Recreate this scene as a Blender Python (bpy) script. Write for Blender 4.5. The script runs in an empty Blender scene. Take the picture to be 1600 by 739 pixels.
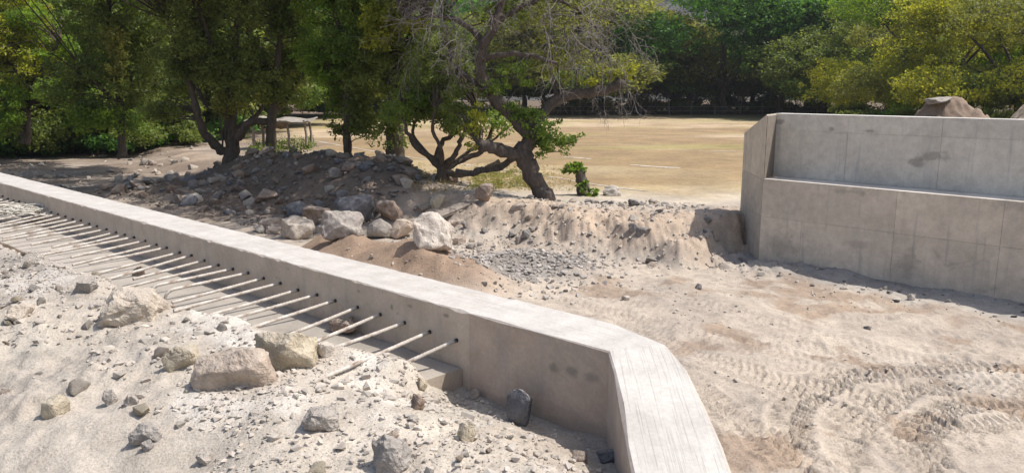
import bpy, bmesh, math, random
import numpy as np
from mathutils import Vector, Matrix

# ------------------------------------------------------------------ camera, sky, sun, exposure
S = bpy.context.scene
COL = S.collection
random.seed(7)
RNG = np.random.default_rng(7)
CAMZ = 3.5
FPX = 1232.0
PITCH = math.atan((369.5 - 136.0) / FPX)
cam_d = bpy.data.cameras.new('camera')
cam_d.sensor_width = 36.0
cam_d.lens = 36.0 * FPX / 1600.0
cam_d.clip_start = 0.05
cam_d.clip_end = 3000.0
cam = bpy.data.objects.new('camera', cam_d)
cam.location = (0, 0, CAMZ)
cam.rotation_euler = (math.pi / 2 - PITCH, 0, 0)
COL.objects.link(cam)
S.camera = cam

SUN_AZ = np.array([0.995, -0.04]); SUN_AZ /= np.linalg.norm(SUN_AZ)
SUN_EL = math.radians(59)
SUN = Vector((SUN_AZ[0] * math.cos(SUN_EL), SUN_AZ[1] * math.cos(SUN_EL), math.sin(SUN_EL)))
w = bpy.data.worlds.new('World')
S.world = w
w.use_nodes = True
nt = w.node_tree
bg = nt.nodes['Background']
sky = nt.nodes.new('ShaderNodeTexSky')
sky.sky_type = 'NISHITA'
sky.sun_disc = False
sky.sun_elevation = SUN_EL
sky.sun_rotation = math.atan2(SUN.x, SUN.y)
sky.dust_density = 2.5
sky.air_density = 1.0
bg.inputs['Strength'].default_value = 0.13
nt.links.new(sky.outputs['Color'], bg.inputs['Color'])
sl = bpy.data.lights.new('sun', 'SUN')
sl.energy = 4.0
sl.angle = math.radians(0.53)
sl.color = (1.0, 0.965, 0.915)
so = bpy.data.objects.new('sun', sl)
so.rotation_euler = (-SUN).to_track_quat('-Z', 'Y').to_euler()
so.location = (20, 0, 40)
COL.objects.link(so)
S.view_settings.view_transform = 'Standard'
S.view_settings.look = 'None'
S.view_settings.exposure = 0.47
S.view_settings.gamma = 1.0
S.render.engine = 'CYCLES'
S.cycles.max_bounces = 8
S.cycles.diffuse_bounces = 4
S.cycles.transmission_bounces = 4
S.cycles.transparent_max_bounces = 8
S.cycles.caustics_reflective = False
S.cycles.caustics_refractive = False
S.cycles.use_denoising = True
S.cycles.volume_bounces = 0

# ------------------------------------------------------------------ survey helpers
_c, _s = math.cos(PITCH), math.sin(PITCH)
def ray(px, py):
    v = (369.5 - py) / FPX
    return np.array([(px - 800) / FPX, _c + v * _s, -_s + v * _c])
def at_z(px, py, z):
    r = ray(px, py); t = (z - CAMZ) / r[2]
    return np.array([r[0] * t, r[1] * t, z])
def at_y(px, py, Y):
    r = ray(px, py); t = Y / r[1]
    return np.array([r[0] * t, Y, CAMZ + r[2] * t])
def smooth(a, b, x):
    t = np.clip((x - a) / (b - a), 0, 1)
    return t * t * (3 - 2 * t)

# ------------------------------------------------------------------ noise (numpy)
def _hash(ix, iy, iz, seed):
    h = (ix.astype(np.int64) * 374761393 + iy.astype(np.int64) * 668265263 + iz.astype(np.int64) * 2147483647 + seed * 144665) & 0xFFFFFFFF
    h = ((h ^ (h >> 13)) * 1274126177) & 0xFFFFFFFF
    h = ((h ^ (h >> 16)) * 2246822519) & 0xFFFFFFFF
    return ((h ^ (h >> 15)) & 0xFFFFFF) / float(0xFFFFFF)
def noise2(x, y, seed=0):
    ix, iy = np.floor(x), np.floor(y)
    fx, fy = x - ix, y - iy
    fx = fx * fx * (3 - 2 * fx); fy = fy * fy * (3 - 2 * fy)
    z = np.zeros_like(ix)
    a = _hash(ix, iy, z, seed); b = _hash(ix + 1, iy, z, seed)
    c = _hash(ix, iy + 1, z, seed); d = _hash(ix + 1, iy + 1, z, seed)
    return (a + (b - a) * fx) * (1 - fy) + (c + (d - c) * fx) * fy - 0.5
def fbm2(x, y, oct=4, seed=0, gain=0.5):
    s = 0; a = 1.0; f = 1.0
    for o in range(oct):
        s = s + a * noise2(x * f + 17.3 * o, y * f - 9.1 * o, seed + o); a *= gain; f *= 2.03
    return s
def noise3(p, seed=0):
    i = np.floor(p); f = p - i; f = f * f * (3 - 2 * f)
    r = 0
    for dx in (0, 1):
        for dy in (0, 1):
            for dz in (0, 1):
                wgt = (f[:, 0] if dx else 1 - f[:, 0]) * (f[:, 1] if dy else 1 - f[:, 1]) * (f[:, 2] if dz else 1 - f[:, 2])
                r = r + wgt * _hash(i[:, 0] + dx, i[:, 1] + dy, i[:, 2] + dz, seed)
    return r - 0.5

# ------------------------------------------------------------------ object helpers
def link(name, me, mat=None, parent=None):
    o = bpy.data.objects.new(name, me)
    COL.objects.link(o)
    if mat is not None and me is not None and len(me.materials) == 0:
        me.materials.append(mat)
    if parent is not None:
        o.parent = parent
    return o
def tag(o, label=None, cat=None, group=None, kind=None):
    if label: o['label'] = label
    if cat: o['category'] = cat
    if group: o['group'] = group
    if kind: o['kind'] = kind
    return o
def empty(name, loc):
    o = bpy.data.objects.new(name, None)
    o.location = loc
    o.empty_display_size = 0.2
    COL.objects.link(o)
    return o
def fast_mesh(name, V, F, smooth_=False, attrs=None, vcol=None, uv=None):
    """V (n,3); F (m,k) same-size polygons"""
    V = np.asarray(V, np.float32); F = np.asarray(F, np.int32)
    me = bpy.data.meshes.new(name)
    m, k = F.shape
    me.vertices.add(len(V)); me.vertices.foreach_set('co', V.ravel())
    me.loops.add(m * k); me.loops.foreach_set('vertex_index', F.ravel())
    me.polygons.add(m)
    me.polygons.foreach_set('loop_start', np.arange(0, m * k, k, dtype=np.int32))
    me.polygons.foreach_set('loop_total', np.full(m, k, np.int32))
    me.polygons.foreach_set('use_smooth', np.full(m, bool(smooth_)))
    if attrs is not None:
        for nm, arr in attrs.items():
            a = me.attributes.new(nm, 'FLOAT', 'FACE' if len(arr) == m else 'POINT')
            a.data.foreach_set('value', np.asarray(arr, np.float32))
    if vcol is not None:
        a = me.attributes.new('soil', 'FLOAT_COLOR', 'POINT')
        c4 = np.ones((len(V), 4), np.float32); c4[:, :3] = vcol
        a.data.foreach_set('color', c4.ravel())
    if uv is not None:
        l = me.uv_layers.new(name='UVMap')
        l.data.foreach_set('uv', np.asarray(uv, np.float32)[F.ravel()].ravel())
    me.update(calc_edges=True)
    me.validate()
    return me

# ------------------------------------------------------------------ materials
class NT:
    def __init__(self, name):
        self.m = bpy.data.materials.new(name); self.m.use_nodes = True
        self.t = self.m.node_tree; self.n = self.t.nodes; self.bsdf = self.n['Principled BSDF']
        self.out = self.n['Material Output']
        self.bsdf.inputs['Specular IOR Level'].default_value = 0.25
        self.bsdf.inputs['Roughness'].default_value = 0.9
    def new(self, t, **kw):
        nd = self.n.new(t)
        for k, v in kw.items(): setattr(nd, k, v)
        return nd
    def l(self, a, b): self.t.links.new(a, b)
    def noise(self, vec, scale, detail=4, rough=0.55, dist=0.0):
        nd = self.new('ShaderNodeTexNoise'); nd.inputs['Scale'].default_value = scale
        nd.inputs['Detail'].default_value = detail; nd.inputs['Roughness'].default_value = rough
        nd.inputs['Distortion'].default_value = dist
        if vec is not None: self.l(vec, nd.inputs['Vector'])
        return nd.outputs['Fac']
    def ramp(self, fac, stops):
        nd = self.new('ShaderNodeValToRGB'); e = nd.color_ramp.elements
        while len(e) < len(stops): e.new(0.5)
        for el, (p, c) in zip(e, stops):
            el.position = p; el.color = (c[0], c[1], c[2], 1) if hasattr(c, '__len__') else (c, c, c, 1)
        self.l(fac, nd.inputs['Fac']); return nd.outputs['Color']
    def mix(self, fac, a, b, mode='MIX'):
        nd = self.new('ShaderNodeMix', data_type='RGBA', blend_type=mode)
        for s, v in ((nd.inputs['Factor'], fac), (nd.inputs['A'], a), (nd.inputs['B'], b)):
            if hasattr(v, 'is_linked'): self.l(v, s)
            elif hasattr(v, '__len__'): s.default_value = (v[0], v[1], v[2], 1)
            else: s.default_value = v
        return nd.outputs['Result']
    def math(self, op, a, b=None, clamp=False):
        nd = self.new('ShaderNodeMath', operation=op, use_clamp=clamp)
        for s, v in ((nd.inputs[0], a), (nd.inputs[1], b)):
            if v is None: continue
            if hasattr(v, 'is_linked'): self.l(v, s)
            else: s.default_value = v
        return nd.outputs[0]
    def mapping(self, vec, scale=(1, 1, 1), rot=(0, 0, 0), loc=(0, 0, 0)):
        nd = self.new('ShaderNodeMapping'); nd.inputs['Scale'].default_value = scale
        nd.inputs['Rotation'].default_value = rot; nd.inputs['Location'].default_value = loc
        self.l(vec, nd.inputs['Vector']); return nd.outputs['Vector']
    def bump(self, h, strength, dist, normal=None):
        nd = self.new('ShaderNodeBump'); nd.inputs['Strength'].default_value = strength
        nd.inputs['Distance'].default_value = dist
        self.l(h, nd.inputs['Height'])
        if normal is not None: self.l(normal, nd.inputs['Normal'])
        return nd.outputs['Normal']
    def color(self, c): self.l(c, self.bsdf.inputs['Base Color']) if hasattr(c, 'is_linked') else setattr(self.bsdf.inputs['Base Color'], 'default_value', (c[0], c[1], c[2], 1))
    def normal(self, n): self.l(n, self.bsdf.inputs['Normal'])
    def pos(self): return self.new('ShaderNodeNewGeometry').outputs['Position']
    def obj(self): return self.new('ShaderNodeTexCoord').outputs['Object']

def mat_ground(name, fine=1.0):
    k = NT(name); p = k.pos()
    at = k.new('ShaderNodeAttribute', attribute_name='soil').outputs['Color']
    n1 = k.noise(p, 0.6, 5); n2 = k.noise(p, 5.0, 6, 0.6); n3 = k.noise(p, 40.0 * fine, 5, 0.65)
    c = k.mix(1.0, at, k.ramp(n1, [(0.3, (0.80, 0.79, 0.79)), (0.7, (1.14, 1.12, 1.08))]), 'MULTIPLY')
    c = k.mix(1.0, c, k.ramp(n2, [(0.3, (0.84, 0.83, 0.82)), (0.68, (1.12, 1.12, 1.12))]), 'MULTIPLY')
    c = k.mix(1.0, c, k.ramp(n3, [(0.28, (0.72, 0.71, 0.70)), (0.5, (1, 1, 1)), (0.75, (1.15, 1.15, 1.15))]), 'MULTIPLY')
    k.color(c)
    nb = k.bump(n3, 0.5, 0.02 / fine)
    k.normal(k.bump(n2, 0.35, 0.06, nb))
    k.bsdf.inputs['Roughness'].default_value = 0.95
    k.bsdf.inputs['Specular IOR Level'].default_value = 0.12
    return k.m

def mat_rock(name, base, dark, scale=6.0, bump=0.5):
    k = NT(name); p = k.obj()
    oi = k.new('ShaderNodeObjectInfo')
    n1 = k.noise(p, scale * 0.35, 4, 0.6, 0.4); n2 = k.noise(p, scale * 2.2, 6, 0.65); n3 = k.noise(p, scale * 9, 4, 0.6)
    c = k.ramp(n1, [(0.30, dark), (0.62, base)])
    c = k.mix(1.0, c, k.ramp(n2, [(0.3, 0.72), (0.7, 1.18)]), 'MULTIPLY')
    c = k.mix(1.0, c, k.ramp(oi.outputs['Random'], [(0.0, (0.78, 0.78, 0.80)), (1.0, (1.18, 1.13, 1.08))]), 'MULTIPLY')
    # wind-blown dust caught on faces that look up
    g = k.new('ShaderNodeNewGeometry'); sx = k.new('ShaderNodeSeparateXYZ'); k.l(g.outputs['Normal'], sx.inputs[0])
    up = k.math('MULTIPLY', k.ramp(sx.outputs['Z'], [(0.45, 0.0), (0.95, 0.55)]), k.ramp(n2, [(0.35, 0.3), (0.65, 1.0)]))
    c = k.mix(up, c, (0.43, 0.38, 0.32))
    k.color(c)
    k.normal(k.bump(n3, bump * 1.1, 0.012, k.bump(n2, bump * 1.3, 0.05)))
    return k.m

DL_ = (-0.7302, 0.6832)
def mat_concrete(name, base=(0.46, 0.42, 0.37), tint=1.0, broom=True, stain=0.0, weather=0.5, side_tint=(1, 1, 1), patches=()):
    k = NT(name); uvn = k.new('ShaderNodeTexCoord'); uv = uvn.outputs['UV']; p = k.pos()
    oi = k.new('ShaderNodeObjectInfo')
    n1 = k.noise(p, 1.1, 5, 0.6, 0.3); n2 = k.noise(p, 7.0, 6, 0.62); n3 = k.noise(p, 55.0, 4, 0.6)
    b = tuple(x * tint for x in base)
    c = k.mix(k.ramp(n1, [(0.35, 0.0), (0.68, 1.0)]), tuple(x * (1 - 0.26 * weather) for x in b), b)
    c = k.mix(1.0, c, k.ramp(n2, [(0.32, (0.87, 0.86, 0.85)), (0.66, (1.07, 1.07, 1.07))]), 'MULTIPLY')
    c = k.mix(1.0, c, k.ramp(n3, [(0.3, (0.92, 0.92, 0.92)), (0.7, (1.05, 1.05, 1.05))]), 'MULTIPLY')
    c = k.mix(1.0, c, k.ramp(oi.outputs['Random'], [(0.0, (0.87, 0.86, 0.86)), (1.0, (1.06, 1.04, 1.0))]), 'MULTIPLY')
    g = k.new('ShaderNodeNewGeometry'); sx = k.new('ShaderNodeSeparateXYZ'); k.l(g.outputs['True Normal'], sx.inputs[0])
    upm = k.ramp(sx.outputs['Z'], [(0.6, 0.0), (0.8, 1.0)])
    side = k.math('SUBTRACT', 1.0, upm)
    c = k.mix(side, c, k.mix(1.0, c, side_tint, 'MULTIPLY'))     # formed faces: form-oil tint, also offsetting their brightness in shade
    # run-down streaks on the vertical faces (uv.x along the wall, uv.y up it)
    st = k.noise(k.mapping(uv, (9.0, 0.7, 1.0)), 1.0, 4, 0.6)
    stf = k.math('MULTIPLY', k.math('MULTIPLY', k.ramp(st, [(0.56, 0.0), (0.74, 1.0)]), side), 0.42 + stain * 0.55)
    c = k.mix(stf, c, tuple(x * 0.55 for x in b))
    # damp / form-oil blotches with ragged outlines
    bl = k.noise(p, 0.75, 6, 0.68, 0.8)
    blf = k.math('MULTIPLY', k.math('MULTIPLY', k.ramp(bl, [(0.62, 0.0), (0.66, 1.0)]), side), 0.22 + stain * 0.4)
    c = k.mix(blf, c, (b[0] * 0.52, b[1] * 0.5, b[2] * 0.46))
    for (pc, pr, pa) in patches:         # ragged damp stains
        vm = k.new('ShaderNodeVectorMath', operation='SUBTRACT'); k.l(p, vm.inputs[0]); vm.inputs[1].default_value = tuple(pc)
        vd = k.new('ShaderNodeVectorMath', operation='DIVIDE'); k.l(vm.outputs[0], vd.inputs[0]); vd.inputs[1].default_value = tuple(pr)
        vl = k.new('ShaderNodeVectorMath', operation='LENGTH'); k.l(vd.outputs[0], vl.inputs[0])
        dd = k.math('ADD', vl.outputs['Value'], k.math('MULTIPLY', k.math('SUBTRACT', k.noise(p, 5.0, 5, 0.65, 0.3), 0.5), 3.0))
        c = k.mix(k.math('MULTIPLY', k.ramp(dd, [(0.45, 1.0), (1.0, 0.0)]), pa), c, (b[0] * 0.38, b[1] * 0.36, b[2] * 0.33))
    # air holes
    vo = k.new('ShaderNodeTexVoronoi'); vo.inputs['Scale'].default_value = 11.0; k.l(p, vo.inputs['Vector'])
    ho = k.math('MULTIPLY', k.ramp(vo.outputs['Distance'], [(0.06, 1.0), (0.085, 0.0)]), k.math('MULTIPLY', side, k.ramp(k.noise(p, 3.0, 2), [(0.52, 0.0), (0.6, 0.8)])))
    c = k.mix(ho, c, tuple(x * 0.35 for x in b))
    h = k.math('MULTIPLY', n2, 0.4)
    nb = k.bump(n3, 0.25, 0.006, k.bump(n2, 0.15, 0.03))
    if broom:
        al = math.atan2(DL_[1], DL_[0])
        m1 = k.noise(k.mapping(k.mapping(p, rot=(0, 0, -al)), (2.2, 130.0, 0.0)), 1.0, 3, 0.6)
        m2 = k.noise(k.mapping(p, (130.0, 2.2, 0.0)), 1.0, 3, 0.6)
        sp = k.new('ShaderNodeSeparateXYZ'); k.l(p, sp.inputs[0])                      # brush strokes turn the corner with the wall
        side_w = k.math('GREATER_THAN', k.math('ADD', k.math('MULTIPLY', sp.outputs['X'], 0.383), k.math('MULTIPLY', sp.outputs['Y'], -0.924)), 0.383 * 0.39 - 0.924 * 3.05)
        bm_ = k.mix(side_w, m1, m2)
        bf = k.math('MULTIPLY', k.ramp(bm_, [(0.34, 0.0), (0.46, 1.0)]), 1.0)
        br = k.mix(upm, (1, 1, 1), bf)
        c = k.mix(1.0, c, k.mix(k.math('MULTIPLY', upm, 0.20), (1, 1, 1), bf), 'MULTIPLY')
        nb = k.bump(br, 0.30, 0.003, nb)
    k.color(c); k.normal(nb)
    k.bsdf.inputs['Roughness'].default_value = 0.88
    return k.m

def mat_leaf(name, c1, c2, c3, trans=0.45, nscale=0.9):
    k = NT(name)
    v = k.new('ShaderNodeAttribute', attribute_name='v').outputs['Fac']
    oi = k.new('ShaderNodeObjectInfo')
    n1 = k.noise(k.pos(), nscale, 3)
    f = k.math('ADD', k.math('MULTIPLY', v, 0.6), k.math('MULTIPLY', k.math('SUBTRACT', n1, 0.3), 1.0), True)
    c = k.ramp(f, [(0.1, c1), (0.5, c2), (0.9, c3)])
    c = k.mix(1.0, c, k.ramp(oi.outputs['Random'], [(0, (0.9, 0.93, 0.9)), (1, (1.1, 1.05, 1.0))]), 'MULTIPLY')
    k.color(c)
    k.bsdf.inputs['Roughness'].default_value = 0.55
    k.bsdf.inputs['Specular IOR Level'].default_value = 0.3
    tr = k.new('ShaderNodeBsdfTranslucent'); k.l(k.mix(1.0, c, (1.5, 1.45, 0.7), 'MULTIPLY'), tr.inputs['Color'])
    ms = k.new('ShaderNodeMixShader'); ms.inputs[0].default_value = trans
    k.l(k.bsdf.outputs[0], ms.inputs[1]); k.l(tr.outputs[0], ms.inputs[2]); k.l(ms.outputs[0], k.out.inputs['Surface'])
    return k.m

def mat_bark(name, a, b):
    k = NT(name); p = k.pos()
    n1 = k.noise(k.mapping(p, (9, 9, 2.2)), 1.6, 5, 0.65, 0.5); n2 = k.noise(p, 30, 4)
    c = k.ramp(n1, [(0.3, b), (0.68, a)])
    k.color(c); k.normal(k.bump(n2, 0.4, 0.01, k.bump(n1, 0.8, 0.05)))
    return k.m

def mat_plain(name, base, var=0.25, scale=20, rough=0.85, spec=0.2, bump=0.2):
    k = NT(name); p = k.obj()
    n1 = k.noise(p, scale, 4, 0.6)
    c = k.ramp(n1, [(0.3, tuple(x * (1 - var) for x in base)), (0.7, tuple(x * (1 + var) for x in base))])
    k.color(c); k.normal(k.bump(n1, bump, 0.01))
    k.bsdf.inputs['Roughness'].default_value = rough; k.bsdf.inputs['Specular IOR Level'].default_value = spec
    return k.m

M = {}
def on_near(px, py):
    r = ray(px, py); t = 2.493 / (0.6832 * r[0] + 0.7302 * r[1]); return (r[0] * t, r[1] * t, CAMZ + r[2] * t)
M['ground'] = mat_ground('riverbed_soil', 1.0)
M['fill'] = mat_ground('pale_dusty_fill', 2.0)
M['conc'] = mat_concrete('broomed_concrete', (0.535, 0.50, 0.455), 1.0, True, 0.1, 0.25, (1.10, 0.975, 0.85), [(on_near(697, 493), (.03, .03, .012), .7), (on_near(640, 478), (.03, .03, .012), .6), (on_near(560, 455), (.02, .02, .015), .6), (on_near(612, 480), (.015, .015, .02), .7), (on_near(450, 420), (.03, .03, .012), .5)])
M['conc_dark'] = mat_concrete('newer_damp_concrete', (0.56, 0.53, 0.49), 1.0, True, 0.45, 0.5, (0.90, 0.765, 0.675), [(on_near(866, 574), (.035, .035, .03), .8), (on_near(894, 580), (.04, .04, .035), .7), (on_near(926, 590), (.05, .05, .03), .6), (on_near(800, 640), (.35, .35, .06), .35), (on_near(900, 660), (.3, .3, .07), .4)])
KF = np.array([5.10, 15.94]); DF = np.array([0.694, -0.720]); NF = np.array([0.720, 0.694]); RC = 0.66   # far wall: kink, run, depth direction, recess
def on_far(px, py, v):
    r = ray(px, py); n_ = NF; t = (n_ @ KF + v) / (n_ @ r[:2]); return (r[0] * t, r[1] * t, CAMZ + r[2] * t)
M['conc_far'] = mat_concrete('formed_concrete', (0.64, 0.60, 0.545), 1.0, False, 0.6, 0.9, (1.05, 0.99, 0.91), [(on_far(1330, 300, 0), (0.5, 0.5, 0.06), 0.35), (on_far(1222, 385, 0), (0.35, 0.35, 0.28), 0.4), (on_far(1420, 410, 0), (0.22, 0.22, 0.3), 0.45), (on_far(1340, 380, 0), (0.35, 0.35, 0.1), 0.3), (on_far(1580, 320, 0), (0.4, 0.4, 0.12), 0.4)])
M['conc_far_up'] = mat_concrete('upper_formed_concrete', (0.68, 0.655, 0.61), 1.0, False, 0.4, 0.7, (1.0, 0.97, 0.92), [(on_far(1460, 243, RC), (0.34, 0.34, 0.12), 0.6), (on_far(1432, 255, RC), (0.16, 0.16, 0.10), 0.7), (on_far(1218, 190, RC), (0.16, 0.16, 0.06), 0.7), (on_far(1298, 202, RC), (0.10, 0.10, 0.06), 0.7), (on_far(1358, 205, RC), (0.12, 0.12, 0.04), 0.6)])
M['conc_slab'] = mat_concrete('dusty_footing_concrete', (0.45, 0.405, 0.345), 1.0, False, 0.2, 0.9, (1.1, 1.02, 0.95))
M['conc_brown'] = mat_concrete('dark_brown_concrete', (0.22, 0.19, 0.16), 1.0, False, 0.3, 0.6)
M['rock_pale'] = mat_rock('pale_rock', (0.47, 0.42, 0.35), (0.36, 0.31, 0.26))
M['rock_grey'] = mat_rock('grey_rock', (0.30, 0.275, 0.25), (0.20, 0.185, 0.175))
M['rock_dusty'] = mat_rock('dusty_grey_rock', (0.38, 0.345, 0.305), (0.29, 0.265, 0.24))
M['rock_brown'] = mat_rock('brown_rock', (0.33, 0.25, 0.19), (0.19, 0.14, 0.11))
M['rock_pink'] = mat_rock('pinkish_rock', (0.48, 0.40, 0.325), (0.34, 0.27, 0.215))
M['rock_white'] = mat_rock('white_rock', (0.62, 0.57, 0.50), (0.42, 0.37, 0.32))
M['rock_dark'] = mat_rock('dark_blue_grey_rock', (0.20, 0.20, 0.205), (0.13, 0.13, 0.14))
M['rock_yellow'] = mat_rock('yellowish_rock', (0.50, 0.44, 0.33), (0.40, 0.34, 0.25))
M['steel'] = None
M['bark_dark'] = mat_bark('dark_bark', (0.13, 0.10, 0.075), (0.05, 0.04, 0.03))
M['bark_grey'] = mat_bark('grey_bark', (0.135, 0.108, 0.088), (0.05, 0.04, 0.034))
M['twig'] = mat_bark('dead_twig_bark', (0.27, 0.24, 0.21), (0.14, 0.12, 0.105))
M['leaf_dark'] = mat_leaf('dark_green_leaf', (0.083, 0.110, 0.031), (0.140, 0.184, 0.048), (0.237, 0.280, 0.074), 0.45)
M['leaf_mid'] = mat_leaf('mid_green_leaf', (0.076, 0.129, 0.026), (0.134, 0.210, 0.041), (0.236, 0.314, 0.061), 0.48)
M['leaf_bright'] = mat_leaf('bright_green_leaf', (0.086, 0.150, 0.022), (0.164, 0.261, 0.035), (0.281, 0.372, 0.049), 0.50)
M['leaf_yellow'] = mat_leaf('yellow_green_leaf', (0.151, 0.184, 0.029), (0.288, 0.308, 0.045), (0.475, 0.463, 0.072), 0.52)
M['leaf_olive'] = mat_leaf('olive_leaf', (0.118, 0.134, 0.034), (0.214, 0.229, 0.060), (0.344, 0.340, 0.099), 0.44, 0.3)
M['leaf_lime'] = mat_leaf('lime_sprout_leaf', (0.17, 0.21, 0.025), (0.26, 0.29, 0.035), (0.36, 0.36, 0.05), 0.5)
M['leaf_deep'] = mat_leaf('deep_green_leaf', (0.039, 0.091, 0.020), (0.075, 0.172, 0.031), (0.135, 0.281, 0.046), 0.42, 0.3)
M['leaf_dry'] = mat_leaf('dry_shrub_leaf', (0.16, 0.125, 0.085), (0.23, 0.18, 0.12), (0.30, 0.24, 0.15), 0.25, 0.3)
M['straw'] = mat_leaf('straw_blade', (0.28, 0.22, 0.11), (0.36, 0.28, 0.13), (0.30, 0.28, 0.10), 0.3)
M['lime'] = mat_plain('lime_powder', (0.47, 0.41, 0.33), 0.25, 6.0, 0.95, 0.1)
M['wood'] = mat_plain('weathered_wood', (0.24, 0.20, 0.165), 0.3, 14, 0.85)
M['thatch'] = mat_plain('grey_roof_sheet', (0.26, 0.23, 0.19), 0.25, 9, 0.9)
M['cloth'] = mat_plain('brown_sacking', (0.26, 0.20, 0.15), 0.25, 7, 0.95)
M['wire'] = mat_plain('pale_tie_wire', (0.52, 0.48, 0.41), 0.3, 30, 0.6)
M['hill'] = None

def _steel():
    k = NT('dusty_rebar_steel'); o = k.obj(); sx = k.new('ShaderNodeSeparateXYZ'); k.l(o, sx.inputs[0])
    n = k.noise(o, 25, 5, 0.65)
    base = k.ramp(n, [(0.32, (0.20, 0.14, 0.10)), (0.46, (0.42, 0.37, 0.315)), (0.64, (0.54, 0.50, 0.445))])
    edge = k.math('ADD', sx.outputs['X'], k.math('MULTIPLY', k.math('SUBTRACT', n, 0.5), 0.06))
    c = k.mix(k.ramp(edge, [(0.004, 1.0), (0.018, 0.0)]), base, (0.035, 0.03, 0.027))
    k.color(c); k.normal(k.bump(n, 0.3, 0.004)); k.bsdf.inputs['Roughness'].default_value = 0.75
    return k.m
M['steel'] = _steel()

# ------------------------------------------------------------------ plan of the site
K = np.array([0.39, 3.05])                 # inner kink of the near wall
DL = np.array([-0.7302, 0.6832])           # along the near wall, away to the left
NR = np.array([0.6832, 0.7302])            # across it, towards the river
CREST = 2.45
SLAB = 2.165
KF = np.array([5.10, 15.94])               # kink of the far wall
DF = np.array([0.694, -0.720])             # along the far wall, towards the right of the picture
NF = np.array([0.720, 0.694])              # into the bank behind it

BANK = np.array([(24, -3), (12.5, 15.0), (8.6, 18.0), (6.2, 17.3), (4.95, 17.25), (4.3, 16.75), (3.7, 16.9), (2.4, 17.5), (0.4, 18.6),
                 (-1.5, 20.6), (-4, 23.2), (-7.5, 26), (-11, 30), (-15, 38), (-24, 52), (-48, 80), (-120, 150)], float)
FIELD_POLY = np.vstack([BANK, [(-120, 900), (900, 900), (900, -3)]])
def inside(poly, x, y):
    r = np.zeros(x.shape, bool); n = len(poly)
    for i in range(n):
        x0, y0 = poly[i]; x1, y1 = poly[(i + 1) % n]
        if y0 == y1: continue
        cnd = ((y0 > y) != (y1 > y)) & (x < (x1 - x0) * (y - y0) / (y1 - y0) + x0)
        r ^= cnd
    return r
def dist_poly(P, x, y):
    d = np.full(x.shape, 1e9)
    for i in range(len(P) - 1):
        a = P[i]; b = P[i + 1] - P[i]; L = b @ b
        t = np.clip(((x - a[0]) * b[0] + (y - a[1]) * b[1]) / L, 0, 1)
        d = np.minimum(d, np.hypot(x - a[0] - t * b[0], y - a[1] - t * b[1]))
    return d

def track_px(pts, z=0.0):
    P = np.array([at_z(px, py, z)[:2] for px, py in pts])
    out = []
    n = len(P)
    for i in range(n - 1):                               # Catmull-Rom through the survey points
        p0, p1, p2, p3 = P[max(i - 1, 0)], P[i], P[i + 1], P[min(i + 2, n - 1)]
        for t in np.linspace(0, 1, 10, endpoint=False):
            out.append(0.5 * ((2 * p1) + (-p0 + p2) * t + (2 * p0 - 5 * p1 + 4 * p2 - p3) * t * t + (-p0 + 3 * p1 - 3 * p2 + p3) * t ** 3))
    out.append(P[-1])
    return np.array(out)
TRACKS = [  # polyline, half width, lug pitch, depth
    (track_px([(1255, 735), (1232, 690), (1238, 650), (1275, 615), (1340, 592), (1420, 578), (1520, 572), (1620, 580)]), 0.21, 0.11, 0.046),
    (track_px([(1460, 739), (1430, 700), (1442, 668), (1500, 642), (1580, 622), (1700, 600)]), 0.21, 0.11, 0.046),
    (track_px([(960, 500), (1060, 552), (1160, 580), (1270, 606), (1400, 650), (1500, 700)]), 0.20, 0.105, 0.030),
    (track_px([(900, 475), (1040, 522), (1180, 556), (1320, 590), (1480, 625), (1640, 650)]), 0.20, 0.105, 0.024),
    (track_px([(860, 415), (960, 447), (1080, 478), (1230, 515), (1400, 552), (1640, 592)]), 0.22, 0.12, 0.016),
    (track_px([(760, 450), (880, 478), (1010, 506), (1170, 545), (1350, 577), (1640, 616)]), 0.21, 0.12, 0.016),
    (track_px([(905, 392), (990, 420), (1100, 450), (1300, 495), (1640, 545)]), 0.21, 0.12, 0.014),
    (track_px([(1075, 600), (1120, 640), (1180, 690), (1260, 745)]), 0.20, 0.105, 0.032),
    (track_px([(1090, 570), (1180, 596), (1290, 640), (1400, 700), (1470, 760)]), 0.20, 0.105, 0.028),
    (track_px([(1080, 620), (1140, 668), (1200, 720), (1240, 760)]), 0.20, 0.105, 0.030),
    (track_px([(1330, 739), (1320, 690), (1360, 645), (1450, 610), (1560, 596), (1700, 600)]), 0.20, 0.105, 0.030),
    (track_px([(1640, 660), (1540, 672), (1480, 700), (1470, 745)]), 0.20, 0.105, 0.030),
    (track_px([(900, 455), (1040, 494), (1200, 532), (1400, 570), (1660, 610)]), 0.20, 0.11, 0.014),
    (track_px([(1130, 430), (1160, 445), (1200, 470), (1290, 520), (1380, 590)]), 0.20, 0.11, 0.016),
]
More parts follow.
